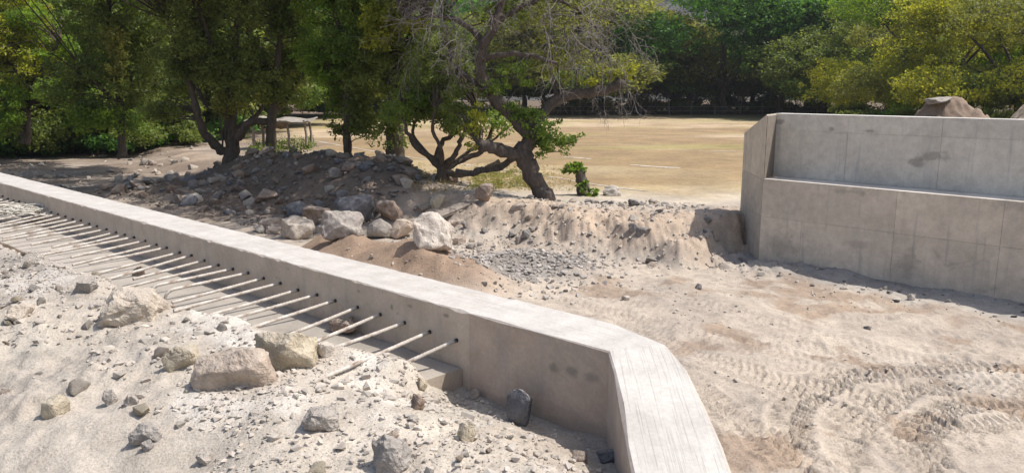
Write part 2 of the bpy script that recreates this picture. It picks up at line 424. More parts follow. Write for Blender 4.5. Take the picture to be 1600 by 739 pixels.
def tracks_height(x, y):
    h = np.zeros_like(x); mask_all = np.zeros_like(x)
    for it, (P, hw, pitch, dep) in enumerate(TRACKS):
        lo = P.min(0) - 0.6; hi = P.max(0) + 0.6
        idx = np.where((x > lo[0]) & (x < hi[0]) & (y > lo[1]) & (y < hi[1]))[0]
        if len(idx) == 0: continue
        xx, yy = x[idx], y[idx]
        best = np.full(len(idx), 1e9); lat = np.zeros(len(idx)); al = np.zeros(len(idx)); s0 = 0.0
        for i in range(len(P) - 1):
            a = P[i]; b = P[i + 1] - a; L = math.hypot(*b)
            if L < 1e-6: continue
            b = b / L
            t = np.clip((xx - a[0]) * b[0] + (yy - a[1]) * b[1], 0, L)
            dx = xx - a[0] - t * b[0]; dy = yy - a[1] - t * b[1]
            d = np.hypot(dx, dy); m = d < best
            best[m] = d[m]; lat[m] = (b[0] * dy - b[1] * dx)[m]; al[m] = (s0 + t)[m]
            s0 += L
        wob = noise2(xx * 3.1, yy * 3.1, 40 + it) * 0.08 + noise2(xx * 11, yy * 11, 140 + it) * 0.03
        d = best + wob
        ins = smooth(hw + 0.03, hw - 0.03, d)
        fade = smooth(-0.12, 0.22, fbm2(xx * 0.9 + it * 7, yy * 0.9, 3, 60 + it) + 0.2)
        ph = al / pitch + np.abs(lat) * 3.0 + np.where(lat > 0, 0.5, 0.0) + noise2(xx * 5, yy * 5, 70 + it) * 0.25
        fr = ph - np.floor(ph)
        lug = smooth(0.0, 0.10, fr) * smooth(0.55, 0.45, fr)
        berm = np.exp(-((d - hw - 0.05) / 0.05) ** 2) * 0.022
        dz = (ins * (-dep * 1.0 + lug * dep * 1.5) + berm * 0.9) * (0.55 + 0.6 * smooth(10.5, 8.0, yy))
        h[idx] += dz * (0.25 + 0.75 * fade)
        mask_all[idx] = np.maximum(mask_all[idx], ins * fade)
    return h, mask_all

def ground_h(x, y, full=False):
    x = np.asarray(x, float); y = np.asarray(y, float); sh = x.shape
    x = x.ravel(); y = y.ravel()
    wx = x + fbm2(x * 0.55, y * 0.55, 3, 3) * 1.3; wy = y + fbm2(x * 0.55, y * 0.55, 3, 8) * 1.3
    near = smooth(1.9, 1.0, np.abs(x - 4.9)) * smooth(2.4, 1.4, np.abs(y - 17.6))
    wx = wx + (x + noise2(x * 3.3, y * 3.3, 19) * 0.5 + noise2(x * 9, y * 9, 20) * 0.16 - wx) * near; wy = wy + (y + noise2(x * 3.3, y * 3.3, 29) * 0.45 + noise2(x * 9, y * 9, 30) * 0.16 - wy) * near
    d = dist_poly(BANK, wx, wy)
    s = np.where(inside(FIELD_POLY, wx, wy), d, -d)
    steep = 2.3 - 1.85 * smooth(3.3, 4.5, x)
    hb = 0.80 - 0.42 * smooth(-6.0, -11.0, x)
    z = hb * smooth(-1.0, 0.0, s / steep)
    z = z - (hb - 0.5) * smooth(0.3, 3.5, s)
    # rubble ridge pushed up along the bank
    a = np.array([-2.6, 22.4]); b = np.array([-10.4, 29.0]) - a; L = math.hypot(*b); bn = b / L
    t = (x - a[0]) * bn[0] + (y - a[1]) * bn[1]; q = (x - a[0]) * (-bn[1]) + (y - a[1]) * bn[0]
    ridge = np.exp(-(q / 1.5) ** 2) * smooth(-1.6, 1.4, t) * smooth(L + 1.8, L - 1.5, t)
    z = z + ridge * (0.50 + 0.45 * fbm2(x * 0.45, y * 0.45, 3, 21))
    apron = np.exp(-((q - 2.4) / 1.7) ** 2) * smooth(-2.5, 1.0, t) * smooth(L + 2.0, L - 1.0, t)
    z = z + apron * (0.30 + 0.25 * fbm2(x * 0.9, y * 0.9, 3, 22))
    # brown soil heap just over the near wall
    a = np.array([-4.2, 16.2]); b = np.array([-0.4, 12.9]) - a; L2 = math.hypot(*b); bn = b / L2
    t2 = (x - a[0]) * bn[0] + (y - a[1]) * bn[1]; q2 = (x - a[0]) * (-bn[1]) + (y - a[1]) * bn[0]
    heap = np.exp(-(q2 / 0.85) ** 2) * smooth(-1.2, 1.2, t2) * smooth(L2 + 0.9, L2 - 1.4, t2)
    z = z + heap * (0.56 + 0.3 * fbm2(x * 1.3, y * 1.3, 3, 31))
    # gravel tailings right of it
    gr = np.exp(-(((x - 0.15) / 1.3) ** 2 + ((y - 14.9) / 1.3) ** 2))
    z = z + gr * (0.26 + 0.2 * fbm2(x * 2, y * 2, 3, 33))
    bed = smooth(0.6, -0.8, s)
    far = smooth(30, 60, np.hypot(x, y))
    z = z + bed * (fbm2(x * 0.35, y * 0.35, 3, 5) * 0.14) * (1 - 0.5 * far)
    z = z + (0.35 * bed + 0.12) * fbm2(x * 1.7, y * 1.7, 4, 9) * 0.16 * (1 - far)
    # gullies and slumps on the sandy bank face
    face = np.clip(np.exp(-((s + 0.9) / 1.0) ** 2), 0, 1) * (y < 24)
    z = z + face * (fbm2(x * 2.2, y * 2.2, 4, 14) * 0.17 + fbm2(x * 6.0, y * 4.0, 4, 15, 0.65) * 0.10)
    # gravel drift against the foot of the far wall
    qf = (x - KF[0]) * NF[0] + (y - KF[1]) * NF[1]; tf = (x - KF[0]) * DF[0] + (y - KF[1]) * DF[1]
    z = z + np.exp(-(np.minimum(qf, 0) / 0.5) ** 2) * smooth(-0.5, 0.8, tf) * (qf < 1.0) * 0.05
    # spoil behind the far wall
    z = z + smooth(0.7, 2.2, qf) * smooth(0.9, 2.5, tf) * smooth(14, 8, qf) * 0.5
    if not full:
        return z.reshape(sh)
    th, tm = tracks_height(x, y)
    hi = ((x > -1.5) & (x < 11) & (y > 5) & (y < 19)).astype(float)
    z = z + th * bed + hi * bed * (fbm2(x * 7, y * 7, 3, 11, 0.6) * 0.015 * (0.6 + 0.8 * smooth(-0.2, 0.3, fbm2(x * 0.7, y * 0.7, 2, 88))))
    z = z + hi * (1 - bed * 0.6) * fbm2(x * 9, y * 9, 2, 12) * 0.03
    # broken clods between the tyre tracks
    cl = smooth(0.10, 0.32, fbm2(x * 11, y * 11, 2, 90)) * smooth(0.0, 0.3, fbm2(x * 0.8 + 3, y * 0.8, 2, 91))
    z = z + hi * bed * (1 - tm) * cl * 0.022
    return z.reshape(sh), s.reshape(sh), ridge.reshape(sh), heap.reshape(sh), gr.reshape(sh), tm.reshape(sh), apron.reshape(sh)

def hit(px, py, hf, t0=1.5, t1=120.0):
    r = ray(px, py); ts = np.geomspace(t0, t1, 900)
    zz = CAMZ + r[2] * ts - hf(r[0] * ts, r[1] * ts)
    i = np.where(zz < 0)[0]
    if len(i) == 0: t = t1
    else:
        i = max(i[0], 1); a, b = zz[i - 1], zz[i]; t = ts[i - 1] + (ts[i] - ts[i - 1]) * a / (a - b + 1e-9)
    return np.array([r[0] * t, r[1] * t, CAMZ + r[2] * t]), t

# fill on the near side of the near wall: u along the wall, q across it (0 at the wall face, negative to the viewer)
U_SLAB = 0.86
def fill_uq(u, q, fine=True):
    edge = -0.42 + 0.16 * smooth(1.7, 0.95, u) + 0.10 * fbm2(u * 1.3, u * 0 + 2.0, 3, 51) - 0.20 * smooth(2.1, 3.0, u) - 0.06 * smooth(3.5, 5, u) - 0.16 * np.exp(-((u - 3.02) / 0.28) ** 2) + 0.06 * smooth(2, 1, u)
    inner = smooth(edge - 0.10, edge + 0.16, q)
    z = 1.88 + 0.37 * smooth(-2.6, -0.6, q)
    z = z - inner * 0.16
    rt = smooth(0.95, 0.74, u)
    z = z - rt * (0.19 * smooth(-0.75, -0.12, q) - 0.16 * inner)
    z = z + fbm2(u * 0.9, q * 0.9, 3, 52) * 0.11 * (1 - 0.5 * inner)
    z = z + fbm2(u * 3.2, q * 3.2, 3, 53) * 0.040
    # heap of clods pushed against the bar ends
    z = z + 0.05 * np.exp(-((q - edge + 0.12) / 0.13) ** 2) * (0.6 + 1.2 * noise2(u * 2.5, q * 2.5, 56)) * (1 - rt * 0.4)
    if fine:
        rough = smooth(-0.30, 0.15, fbm2(u * 0.8 + 4, q * 0.8, 3, 54))
        z = z + (0.35 + 0.65 * rough) * (fbm2(u * 14, q * 14, 3, 55, 0.6) * 0.020 + np.abs(noise2(u * 32, q * 32, 57)) * 0.018)
        lump = smooth(0.16, 0.34, fbm2(u * 8, q * 8, 3, 58))
        z = z + lump * rough * 0.020
        l2 = smooth(0.12, 0.24, fbm2(u * 21, q * 21, 2, 59)); z = z + l2 * (0.3 + 0.7 * rough) * 0.011
    return z
def fill_h(x, y, fine=False):
    x = np.asarray(x, float); y = np.asarray(y, float)
    u = (x - K[0]) * DL[0] + (y - K[1]) * DL[1]; q = (x - K[0]) * NR[0] + (y - K[1]) * NR[1]
    z = fill_uq(u, q, fine)
    return np.where(q < 0.05, z, -9.0)

# ------------------------------------------------------------------ ground sheet
def axis(segs):
    out = []
    for a, b, st in segs:
        out.append(np.arange(a, b - 1e-6, st))
    out.append([segs[-1][1]])
    return np.concatenate(out)
gx = axis([(-900, -200, 100), (-200, -60, 12), (-60, -24, 1.2), (-24, -12, 0.30), (-12, -1.2, 0.11), (-1.2, 0.8, 0.055), (0.8, 7.6, 0.026), (7.6, 9.2, 0.06), (9.2, 14, 0.12), (14, 40, 0.8), (40, 120, 8), (120, 900, 100)])
gy = axis([(-60, 0, 10), (0, 6.2, 0.5), (6.2, 10.8, 0.026), (10.8, 14.0, 0.045), (14.0, 24, 0.085), (24, 32, 0.14), (32, 48, 0.35), (48, 110, 1.2), (110, 200, 9), (200, 1000, 80)])
X, Y = np.meshgrid(gx, gy)
Z, SD, RIDGE, HEAP, GR, TM, APR = ground_h(X, Y, True)
Z = np.where(Y < 3.5, np.minimum(Z, 0.2), Z)
nx, ny = len(gx), len(gy)
i0 = (np.arange(ny - 1)[:, None] * nx + np.arange(nx - 1)[None, :]).ravel()
F = np.stack([i0, i0 + 1, i0 + nx + 1, i0 + nx], 1)
def lerp(a, b, f): return a + (np.asarray(b) - a) * f[..., None]
xs, ys = X.ravel(), Y.ravel()
col = np.tile(np.array([0.405, 0.35, 0.293]), (len(xs), 1))                                # river sand
damp = smooth(0.05, 0.32, fbm2(xs * 1.3, ys * 1.3, 5, 71)) * smooth(20, 14, ys)
col = lerp(col, (0.29, 0.22, 0.165), damp * 0.8)
col = lerp(col, (0.48, 0.43, 0.37), smooth(0.1, 0.5, fbm2(xs * 0.5, ys * 0.5, 3, 72)) * 0.7)
col = lerp(col, (0.42, 0.335, 0.26), smooth(-2.0, -0.6, SD.ravel()) * smooth(0.8, 0.0, SD.ravel()))     # sandy bank face
# field beyond
fld = smooth(1.0, 5.5, SD.ravel() + fbm2(xs * 0.3, ys * 0.3, 3, 73) * 2.0)
fc = np.tile(np.array([0.37, 0.292, 0.178]), (len(xs), 1))
fc = lerp(fc, (0.46, 0.36, 0.25), smooth(0.02, 0.30, fbm2(xs * 0.035 + 1.0, ys * 0.11 + 5, 4, 74)))
fc = lerp(fc, (0.27, 0.19, 0.105), smooth(0.08, 0.30, fbm2(xs * 0.05, ys * 0.14, 4, 75)) * 0.8)
fc = lerp(fc, (0.30, 0.27, 0.11), smooth(0.0, 0.35, fbm2(xs * 0.09, ys * 0.25, 4, 76)) * 0.55)
tr = smooth(6.5, 2.5, SD.ravel() + fbm2(xs * 0.4, ys * 0.4, 3, 77) * 1.5) * smooth(-1.0, 3.0, xs)
fc = lerp(fc, (0.46, 0.41, 0.34), tr)
col = lerp(col, fc, fld)
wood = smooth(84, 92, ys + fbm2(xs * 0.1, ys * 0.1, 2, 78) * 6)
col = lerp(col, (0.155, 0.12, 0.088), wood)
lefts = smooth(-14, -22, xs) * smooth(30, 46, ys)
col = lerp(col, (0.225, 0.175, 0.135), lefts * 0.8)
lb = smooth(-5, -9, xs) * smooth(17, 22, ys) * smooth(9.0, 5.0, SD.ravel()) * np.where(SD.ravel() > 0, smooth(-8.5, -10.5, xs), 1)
col = lerp(col, (0.225, 0.178, 0.142), lb * (0.80 + 0.9 * fbm2(xs * 0.5, ys * 0.9, 4, 171)).clip(0, 1))  # left bed: brown litter soil, darkened further in place of tree shade
col = lerp(col, (0.185, 0.143, 0.113), np.clip(RIDGE.ravel() * 1.6 + APR.ravel() * 1.5, 0, 1))
col = lerp(col, (0.295, 0.215, 0.155), np.clip(HEAP.ravel() * 1.6, 0, 1))
gm = smooth(0.25, 0.55, GR.ravel() + fbm2(xs * 1.6, ys * 1.6, 4, 79) * 0.35)
col = lerp(col, (0.235, 0.215, 0.195), gm * 0.85)
qf = (xs - KF[0]) * NF[0] + (ys - KF[1]) * NF[1]; tf = (xs - KF[0]) * DF[0] + (ys - KF[1]) * DF[1]
col = lerp(col, (0.33, 0.315, 0.295), smooth(-1.4, -0.5, qf + fbm2(xs * 1.5, ys * 1.5, 3, 80) * 0.5) * smooth(-1.5, 0.0, tf) * (qf < 0.3) * 0.8)
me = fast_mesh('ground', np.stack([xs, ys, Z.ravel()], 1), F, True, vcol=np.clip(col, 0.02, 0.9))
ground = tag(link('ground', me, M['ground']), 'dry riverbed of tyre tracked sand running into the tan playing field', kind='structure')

# fill sheet
ua = axis([(-1.7, 4.2, 0.0165), (4.2, 7.5, 0.028), (7.5, 15, 0.08)])
qa = axis([(-5.2, -2.4, 0.10), (-2.4, 0.01, 0.0165)])
U, Q = np.meshgrid(ua, qa)
ZF = fill_uq(U, Q)
PX = K[0] + DL[0] * U + NR[0] * Q; PY = K[1] + DL[1] * U + NR[1] * Q
nu, nq = len(ua), len(qa)
i0 = (np.arange(nq - 1)[:, None] * nu + np.arange(nu - 1)[None, :]).ravel()
F = np.stack([i0, i0 + nu, i0 + nu + 1, i0 + 1], 1)
F = F[PX.ravel()[F].max(1) < 0.52]
col = np.tile(np.array([0.425, 0.38, 0.325]), (U.size, 1))
us, qs = U.ravel(), Q.ravel()
col = lerp(col, (0.55, 0.51, 0.455), smooth(0.16, 0.34, fbm2(us * 1.0, qs * 2.2, 4, 61)) * 0.9)      # white lime / cement dust drifts
col = lerp(col, (0.385, 0.335, 0.28), smooth(0.05, 0.35, fbm2(us * 0.8 + 9, qs * 0.8, 4, 62)) * 0.8)
col = lerp(col, (0.36, 0.335, 0.29), smooth(0.12, 0.36, fbm2(us * 2.2, qs * 2.2, 4, 63)) * 0.6)
me = fast_mesh('dirt_fill', np.stack([PX.ravel(), PY.ravel(), ZF.ravel()], 1), F, True, vcol=col)
fill = tag(link('dirt_fill', me, M['fill']), 'pale dusty rubble fill heaped on the near side of the wall', kind='structure')

# ------------------------------------------------------------------ near wall
def extrude(name, stations, mat, parent, jitter=0.003, seed=1):
    """stations: (inner xy, outer xy, z_top, z_bot).  Lofted solid with softly broken arrises, uv in metres."""
    rg = np.random.default_rng(seed)
    V, UV, F = [], [], []
    run = 0.0; n = 9
    for i, (a, b, zt, zb) in enumerate(stations):
        a = np.array(a, float); b = np.array(b, float)
        if i: run += float(np.linalg.norm((a + b) / 2 - (pa + pb) / 2))
        pa, pb = a, b
        e = (b - a) / np.linalg.norm(b - a); wd = np.linalg.norm(b - a)
        j = rg.normal(0, jitter, 6)
        ch = 0.003 + abs(j[2]) * 1.2 + (0.010 if rg.random() < 0.07 else 0)
        sec = [(0, zb), (0, (zt + zb) / 2), (0, zt - ch), (ch, zt + j[1] * 0.2),
               (wd / 2, zt + 0.002), (wd - ch, zt + j[3] * 0.2), (wd, zt - ch), (wd, (zt + zb) / 2), (wd, zb)]
        ac = 0
        for k, (o, z) in enumerate(sec):
            if k: ac += math.hypot(o - sec[k - 1][0], z - sec[k - 1][1])
            V.append((a[0] + e[0] * o, a[1] + e[1] * o, z)); UV.append((run, z if k < 3 or k > 5 else ac - (zt - zb)))
    m = len(stations)
    for i in range(m - 1):
        for k in range(n - 1):
            p = i * n + k
            F.append((p, p + 1, p + n + 1, p + n))
    me = bpy.data.meshes.new(name)
    caps = [tuple(range(n)), tuple(range((m - 1) * n + n - 1, (m - 1) * n - 1, -1))]
    me.from_pydata(V, [], F + caps)
    uvl = me.uv_layers.new(name='UVMap')
    for lp in me.loops: uvl.data[lp.index].uv = UV[lp.vertex_index]
    bm = bmesh.new(); bm.from_mesh(me); bmesh.ops.recalc_face_normals(bm, faces=bm.faces); bm.to_mesh(me); bm.free()
    me.update()
    return link(name, me, mat, parent)

near = tag(empty('concrete_wall', (0, 0, 0)), 'low cast concrete wall with a broomed crest and rebar sticking out, in the foreground', 'wall', kind='thing')
def wpt(u, q): return K + DL * u + NR * q
J = 0.81
extrude('wall_body', [(wpt(u, 0), wpt(u, 0.32), CREST, -0.5) for u in np.concatenate([np.arange(J + 0.004, 7, 0.045), np.arange(7, 16, 0.2)])], M['conc'], near, 0.0028, 3)
st = [(wpt(u, -0.004), wpt(u, 0.322), CREST + 0.001, -0.5) for u in (J, 0.62, 0.42, 0.22)]
st += [((0.39, 3.05), (0.640, 3.13), CREST, -0.5), ((0.395, 2.90), (0.682, 2.93), CREST - 0.030, -0.5), ((0.393, 2.72), (0.706, 2.72), CREST - 0.085, -0.5)]
st += [((0.390, y), (0.715, y - 0.01), CREST - 0.085 - (2.72 - y) * 0.28, -0.5) for y in (2.5, 2.3, 2.1, 1.9, 1.7, 1.45)]
end_o = extrude('end_wall', st, M['conc_dark'], near, 0.003, 5)
end_o['label'] = 'darker cranked end of the wall, falling away towards the viewer'
# footing slab with the bars over it
V = []; 
extrude('footing_slab', [(wpt(u, -0.60), wpt(u, -0.004), SLAB + random.uniform(-.003, .003), 1.6) for u in np.arange(U_SLAB, 16, 0.25)], M['conc_slab'], near, 0.004, 9)

def tube_mesh(name, pts, rad, sides=8):
    V, F, = tube(np.array(pts, float), np.array(rad, float), sides)
    return fast_mesh(name, V, F, True)
def tube(P, R, k=6):
    n = len(P); T = np.gradient(P, axis=0); T /= np.linalg.norm(T, axis=1)[:, None] + 1e-9
    up = np.array([0, 0, 1.0]) if abs(T[0, 2]) < 0.9 else np.array([1.0, 0, 0])
    V = np.zeros((n * k + 2, 3)); a = np.cross(T[0], up); a /= np.linalg.norm(a)
    ang = np.arange(k) * 2 * np.pi / k
    for i in range(n):
        a = a - T[i] * (a @ T[i]); a /= np.linalg.norm(a) + 1e-9; b = np.cross(T[i], a)
        V[i * k:(i + 1) * k] = P[i] + R[i] * (np.cos(ang)[:, None] * a + np.sin(ang)[:, None] * b)
    V[-2] = P[0]; V[-1] = P[-1]
    F = []
    j = np.arange(k); j2 = (j + 1) % k
    for i in range(n - 1):
        F.append(np.stack([i * k + j, i * k + j2, (i + 1) * k + j2, (i + 1) * k + j], 1))
    F.append(np.stack([j2, j, np.full(k, n * k), np.full(k, n * k)], 1)[:, [0, 1, 2, 2]])
    F.append(np.stack([(n - 1) * k + j, (n - 1) * k + j2, np.full(k, n * k + 1), np.full(k, n * k + 1)], 1)[:, [0, 1, 2, 2]])
    return V, np.concatenate(F)
def tube_tri(P, R, k=5):
    """open tapered tube, quads only (for limbs and twigs)"""
    n = len(P); T = np.gradient(P, axis=0); T /= np.linalg.norm(T, axis=1)[:, None] + 1e-9
    up = np.array([0, 0, 1.0]) if abs(T[0, 2]) < 0.9 else np.array([1.0, 0, 0])
    V = np.zeros((n * k, 3)); a = np.cross(T[0], up); a /= np.linalg.norm(a) + 1e-9
    ang = np.arange(k) * 2 * np.pi / k
    for i in range(n):
        a = a - T[i] * (a @ T[i]); a /= np.linalg.norm(a) + 1e-9; b = np.cross(T[i], a)
        V[i * k:(i + 1) * k] = P[i] + R[i] * (np.cos(ang)[:, None] * a + np.sin(ang)[:, None] * b)
    j = np.arange(k); j2 = (j + 1) % k
    F = np.concatenate([np.stack([i * k + j, i * k + j2, (i + 1) * k + j2, (i + 1) * k + j], 1) for i in range(n - 1)])
    return V, F
class Geo:
    def __init__(self): self.V = []; self.F = []; self.n = 0; self.A = []
    def add(self, V, F, a=None):
        self.V.append(V); self.F.append(F + self.n); self.n += len(V)
        if a is not None: self.A.append(a)
    def mesh(self, name, smooth_=True):
        return fast_mesh(name, np.concatenate(self.V), np.concatenate(self.F), smooth_, {'v': np.concatenate(self.A)} if self.A else None)

def rebar_mesh(name, L, hook=0, bend=0.0):
    P, R = [], []
    st_ = 0.009
    for i, x in enumerate(np.arange(-0.05, L, st_)):
        P.append((x, bend * (x / L) ** 2, 0)); R.append(0.0092 if i % 2 else 0.0106)
    if hook:
        x0, y0, _ = P[-1]; r = 0.055
        for i, a in enumerate(np.arange(0.15, hook, 0.16)):
            P.append((x0 + r * math.sin(a), y0 - r * 0.25 * (1 - math.cos(a)), -r * (1 - math.cos(a)))); R.append(0.0092 if i % 2 else 0.0106)
    return tube_mesh(name, P, R, 8)
RB = [rebar_mesh('rebar', 0.62, 0, 0.0), rebar_mesh('rebar', 0.66, 0, 0.02), rebar_mesh('rebar', 0.58, 0, -0.02)]
RBH = [rebar_mesh('rebar_hooked', 0.50, 3.3, 0.0)]
RBS = rebar_mesh('rebar_short', 0.36, 0, 0.0)
ang0 = math.atan2(-NR[1], -NR[0])
rr = random.Random(4)
for i in range(46):
    u = 0.905 + 0.2 * i + rr.uniform(-.012, .012)
    p = wpt(u, 0.0)
    hk = i in (10, 11)
    me = RBS if i == 0 else (RBH[0] if hk else RB[rr.randrange(3)])
    o = link('rebar', me, M['steel'], near)
    o.location = (p[0], p[1], 2.30 + rr.uniform(-.006, .006))
    yaw = ang0 + (-0.28 if i == 0 else rr.uniform(-0.06, 0.06) + (0.05 if i < 3 else 0))
    pitch_ = 0.24 if i == 0 else (rr.uniform(0.02, 0.04) if hk else rr.uniform(0.06, 0.13))
    o.rotation_euler = (0, pitch_, yaw); o.scale = (1 if hk else rr.uniform(.82, 1.15), 1, 1)
    if hk: o['label'] = 'bar with its free end bent back into a hook'

# ------------------------------------------------------------------ far wall
farw = tag(empty('concrete_wall', (KF[0], KF[1], 0)), 'tall stepped concrete wall with a ledge, across the riverbed on the right', 'wall', kind='thing')
def fpt(t, v): return np.array([DF[0] * t + NF[0] * v, DF[1] * t + NF[1] * v])
def solid(name, plan, z0, z1, mat, parent, bev=0.006, uvdir=DF):
    """prism on a plan polygon; z1 may be a list (one top height per plan corner)"""
    n = len(plan); z1 = z1 if hasattr(z1, '__len__') else [z1] * n; z0 = z0 if hasattr(z0, '__len__') else [z0] * n
    bm = bmesh.new()
    lo = [bm.verts.new((p[0], p[1], z0[i])) for i, p in enumerate(plan)]; hi = [bm.verts.new((p[0], p[1], z1[i])) for i, p in enumerate(plan)]
    for i in range(n): bm.faces.new((lo[i], lo[(i + 1) % n], hi[(i + 1) % n], hi[i]))
    bm.faces.new(lo[::-1]); bm.faces.new(hi)
    bmesh.ops.recalc_face_normals(bm, faces=bm.faces)
    if bev: bmesh.ops.bevel(bm, geom=list(bm.edges), offset=bev, segments=2, affect='EDGES', profile=0.6)
    uvl = bm.loops.layers.uv.new('UVMap')
    for f in bm.faces:
        for l in f.loops:
            c = l.vert.co; l[uvl].uv = (c.x * uvdir[0] + c.y * uvdir[1] + (c.x * uvdir[1] - c.y * uvdir[0]) * 0.3, c.z)
    me = bpy.data.meshes.new(name); bm.to_mesh(me); bm.free()
    return link(name, me, mat, parent)
TF = 12.0
def t_of(px, v, z):      # distance along the far wall of a joint seen at this column
    best = None
    for t in np.arange(0, TF, 0.01):
        q = KF + fpt(t, v); d = _c * q[1] - _s * (z - CAMZ)
        if 800 + FPX * q[0] / d >= px: return t
    return TF
# core behind the form panels
solid('wall_core', [fpt(0.02, 0.012), fpt(TF, 0.012), fpt(TF, RC + 0.30), fpt(0.02, RC + 0.30)], -0.6, 1.655, M['conc_far'], farw, 0)
solid('upper_core', [fpt(-0.1, RC + 0.012), fpt(TF, RC + 0.012), fpt(TF, RC + 0.33), fpt(-0.1, RC + 0.33)], 1.66, 2.945, M['conc_far_up'], farw, 0)
jl = [0.0] + [t_of(px, 0, 0.9) for px in (1252, 1396, 1562)]
while jl[-1] < TF - 1.0: jl.append(jl[-1] + 1.22)
jl = jl[:-1] + [TF] if jl[-1] > TF else jl + [TF]
ju = [-0.2] + [t_of(px, RC, 2.3) for px in (1322, 1468, 1622)]
while ju[-1] < TF - 1.0: ju.append(ju[-1] + 1.22)
ju = ju[:-1] + [TF] if ju[-1] > TF else ju + [TF]
g = 0.0018
rp = random.Random(12)
for z0, z1, row in ((-0.5, 0.90, 0), (0.90, 1.67, 1)):
    js = jl if row == 0 else jl[:1] + jl[2:]
    for a, b in zip(js[:-1], js[1:]):
        pr = rp.uniform(-0.003, 0.003)
        dp = 0.12 if row == 0 else RC + 0.20
        solid('wall_panel', [fpt(a + g, pr), fpt(b - g, pr), fpt(b - g, dp), fpt(a + g, dp)], z0 + g, z1 - g * (row == 0), M['conc_far'], farw, 0.0025)
for z0, z1 in ((1.671, 2.62), (2.62, 2.96)):
    for a, b in zip(ju[:-1], ju[1:]):
        pr = rp.uniform(-0.003, 0.003)
        solid('upper_panel', [fpt(a + g, RC + pr), fpt(b - g, RC + pr), fpt(b - g, RC + (0.10 if z1 < 2.9 else 0.35)), fpt(a + g, RC + (0.10 if z1 < 2.9 else 0.35))], z0 + g, z1 - g * 0.5, M['conc_far_up'], farw, 0.0025)
# cranked wing running back into the bank, its top falling away
WL = 1.62
w0 = np.array([0.0, 0.0]); w1 = np.array([0.04, WL])
k2 = fpt(-0.22, RC + 0.33)
for z0, z1a, z1b in ((-0.5, 0.90, 0.90), (0.90, 1.67, 1.67), (1.67, 2.96, 2.50)):
    solid('wing_panel', [w0 + (-0.002, 0.0), w1 + (-0.002, 0), w1 + (0.40, 0.0), k2 + (-0.003, 0.003)], z0 + g, [z1a - g, z1b - g, z1b - g, z1a - g], M['conc_far'], farw, 0.0025, (0, 1))

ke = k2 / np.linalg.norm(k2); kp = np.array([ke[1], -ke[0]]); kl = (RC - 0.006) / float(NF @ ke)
ret = solid('recess_return', [ke * 0.015 + kp * 0.002, ke * kl + kp * 0.002, ke * kl + kp * 0.012, ke * 0.015 + kp * 0.012], 1.675, 2.93, M['conc_brown'], farw, 0)  # thin panel of darker brown concrete covering the return face
ret['label'] = 'dark brown strip at the end of the recess'

# ------------------------------------------------------------------ rocks
def ico(sub):
    bm = bmesh.new(); bmesh.ops.create_icosphere(bm, subdivisions=sub, radius=1.0)
    V = np.array([v.co[:] for v in bm.verts]); F = np.array([[v.index for v in f.verts] for f in bm.faces]); bm.free()
    return V, F
ICO = {s: ico(s) for s in (1, 2, 3, 4)}
def rock_geo(seed, sub=3, cuts=9, rough=0.10, dims=(1, 1, 1), flute=0.0, deep=0.62):
    """angular rock: convex hull of a few points, arrises worn, faces roughened"""
    rg = np.random.default_rng(seed)
    n = 11 if sub <= 1 else (14 if sub == 2 else 15 + cuts // 2)
    P = rg.normal(size=(n, 3)); P /= np.linalg.norm(P, axis=1)[:, None]
    P = np.sign(P) * np.abs(P) ** 0.82
    P *= rg.uniform(0.80, 1.08, (n, 1))
    bm = bmesh.new()
    for p in P: bm.verts.new(p)
    r = bmesh.ops.convex_hull(bm, input=list(bm.verts))
    dead = [v for v in bm.verts if not v.link_faces]
    bmesh.ops.delete(bm, geom=dead, context='VERTS')
    if sub >= 2:
        bmesh.ops.bevel(bm, geom=list(bm.edges) + list(bm.verts), offset=0.055 if sub > 2 else 0.05, segments=2 if sub > 2 else 1, affect='EDGES', profile=0.55, clamp_overlap=True)
    bmesh.ops.triangulate(bm, faces=list(bm.faces))
    if sub >= 3:
        for it in range(2 if sub == 3 else 3):
            le = [e for e in bm.edges if e.calc_length() > (0.24 if sub == 3 else 0.13)]
            if le: bmesh.ops.subdivide_edges(bm, edges=le, cuts=1)
            bmesh.ops.triangulate(bm, faces=list(bm.faces))
    bm.normal_update(); bm.verts.index_update()
    V = np.array([v.co[:] for v in bm.verts]); N = np.array([v.normal[:] for v in bm.verts])
    F = np.array([[v.index for v in f.verts] for f in bm.faces]); bm.free()
    if sub >= 2:
        am = rough * (1.7 if sub >= 3 else 0.6)
        d = noise3(V * 2.1 + seed * 3.7, seed) + 0.55 * noise3(V * 5.0 + 7, seed + 1) + 0.35 * noise3(V * 11.0 + 3, seed + 2)
        V = V + N * (d * am)[:, None]
    V /= np.percentile(np.abs(V), 98.5, axis=0); V = np.clip(V, -1.12, 1.12)
    if flute:
        a = np.arctan2(V[:, 1], V[:, 0])
        V[:, :2] *= (1 - flute * np.abs(np.sin(a * 6 + noise3(V * 2, 5) * 2)))[:, None]
    return V * np.array(dims), F
def rock_mesh(name, seed, sub=3, **kw):
    V, F = rock_geo(seed, sub, **kw)
    me = fast_mesh(name, V, F, True)
    me.set_sharp_from_angle(angle=math.radians(32))
    return me

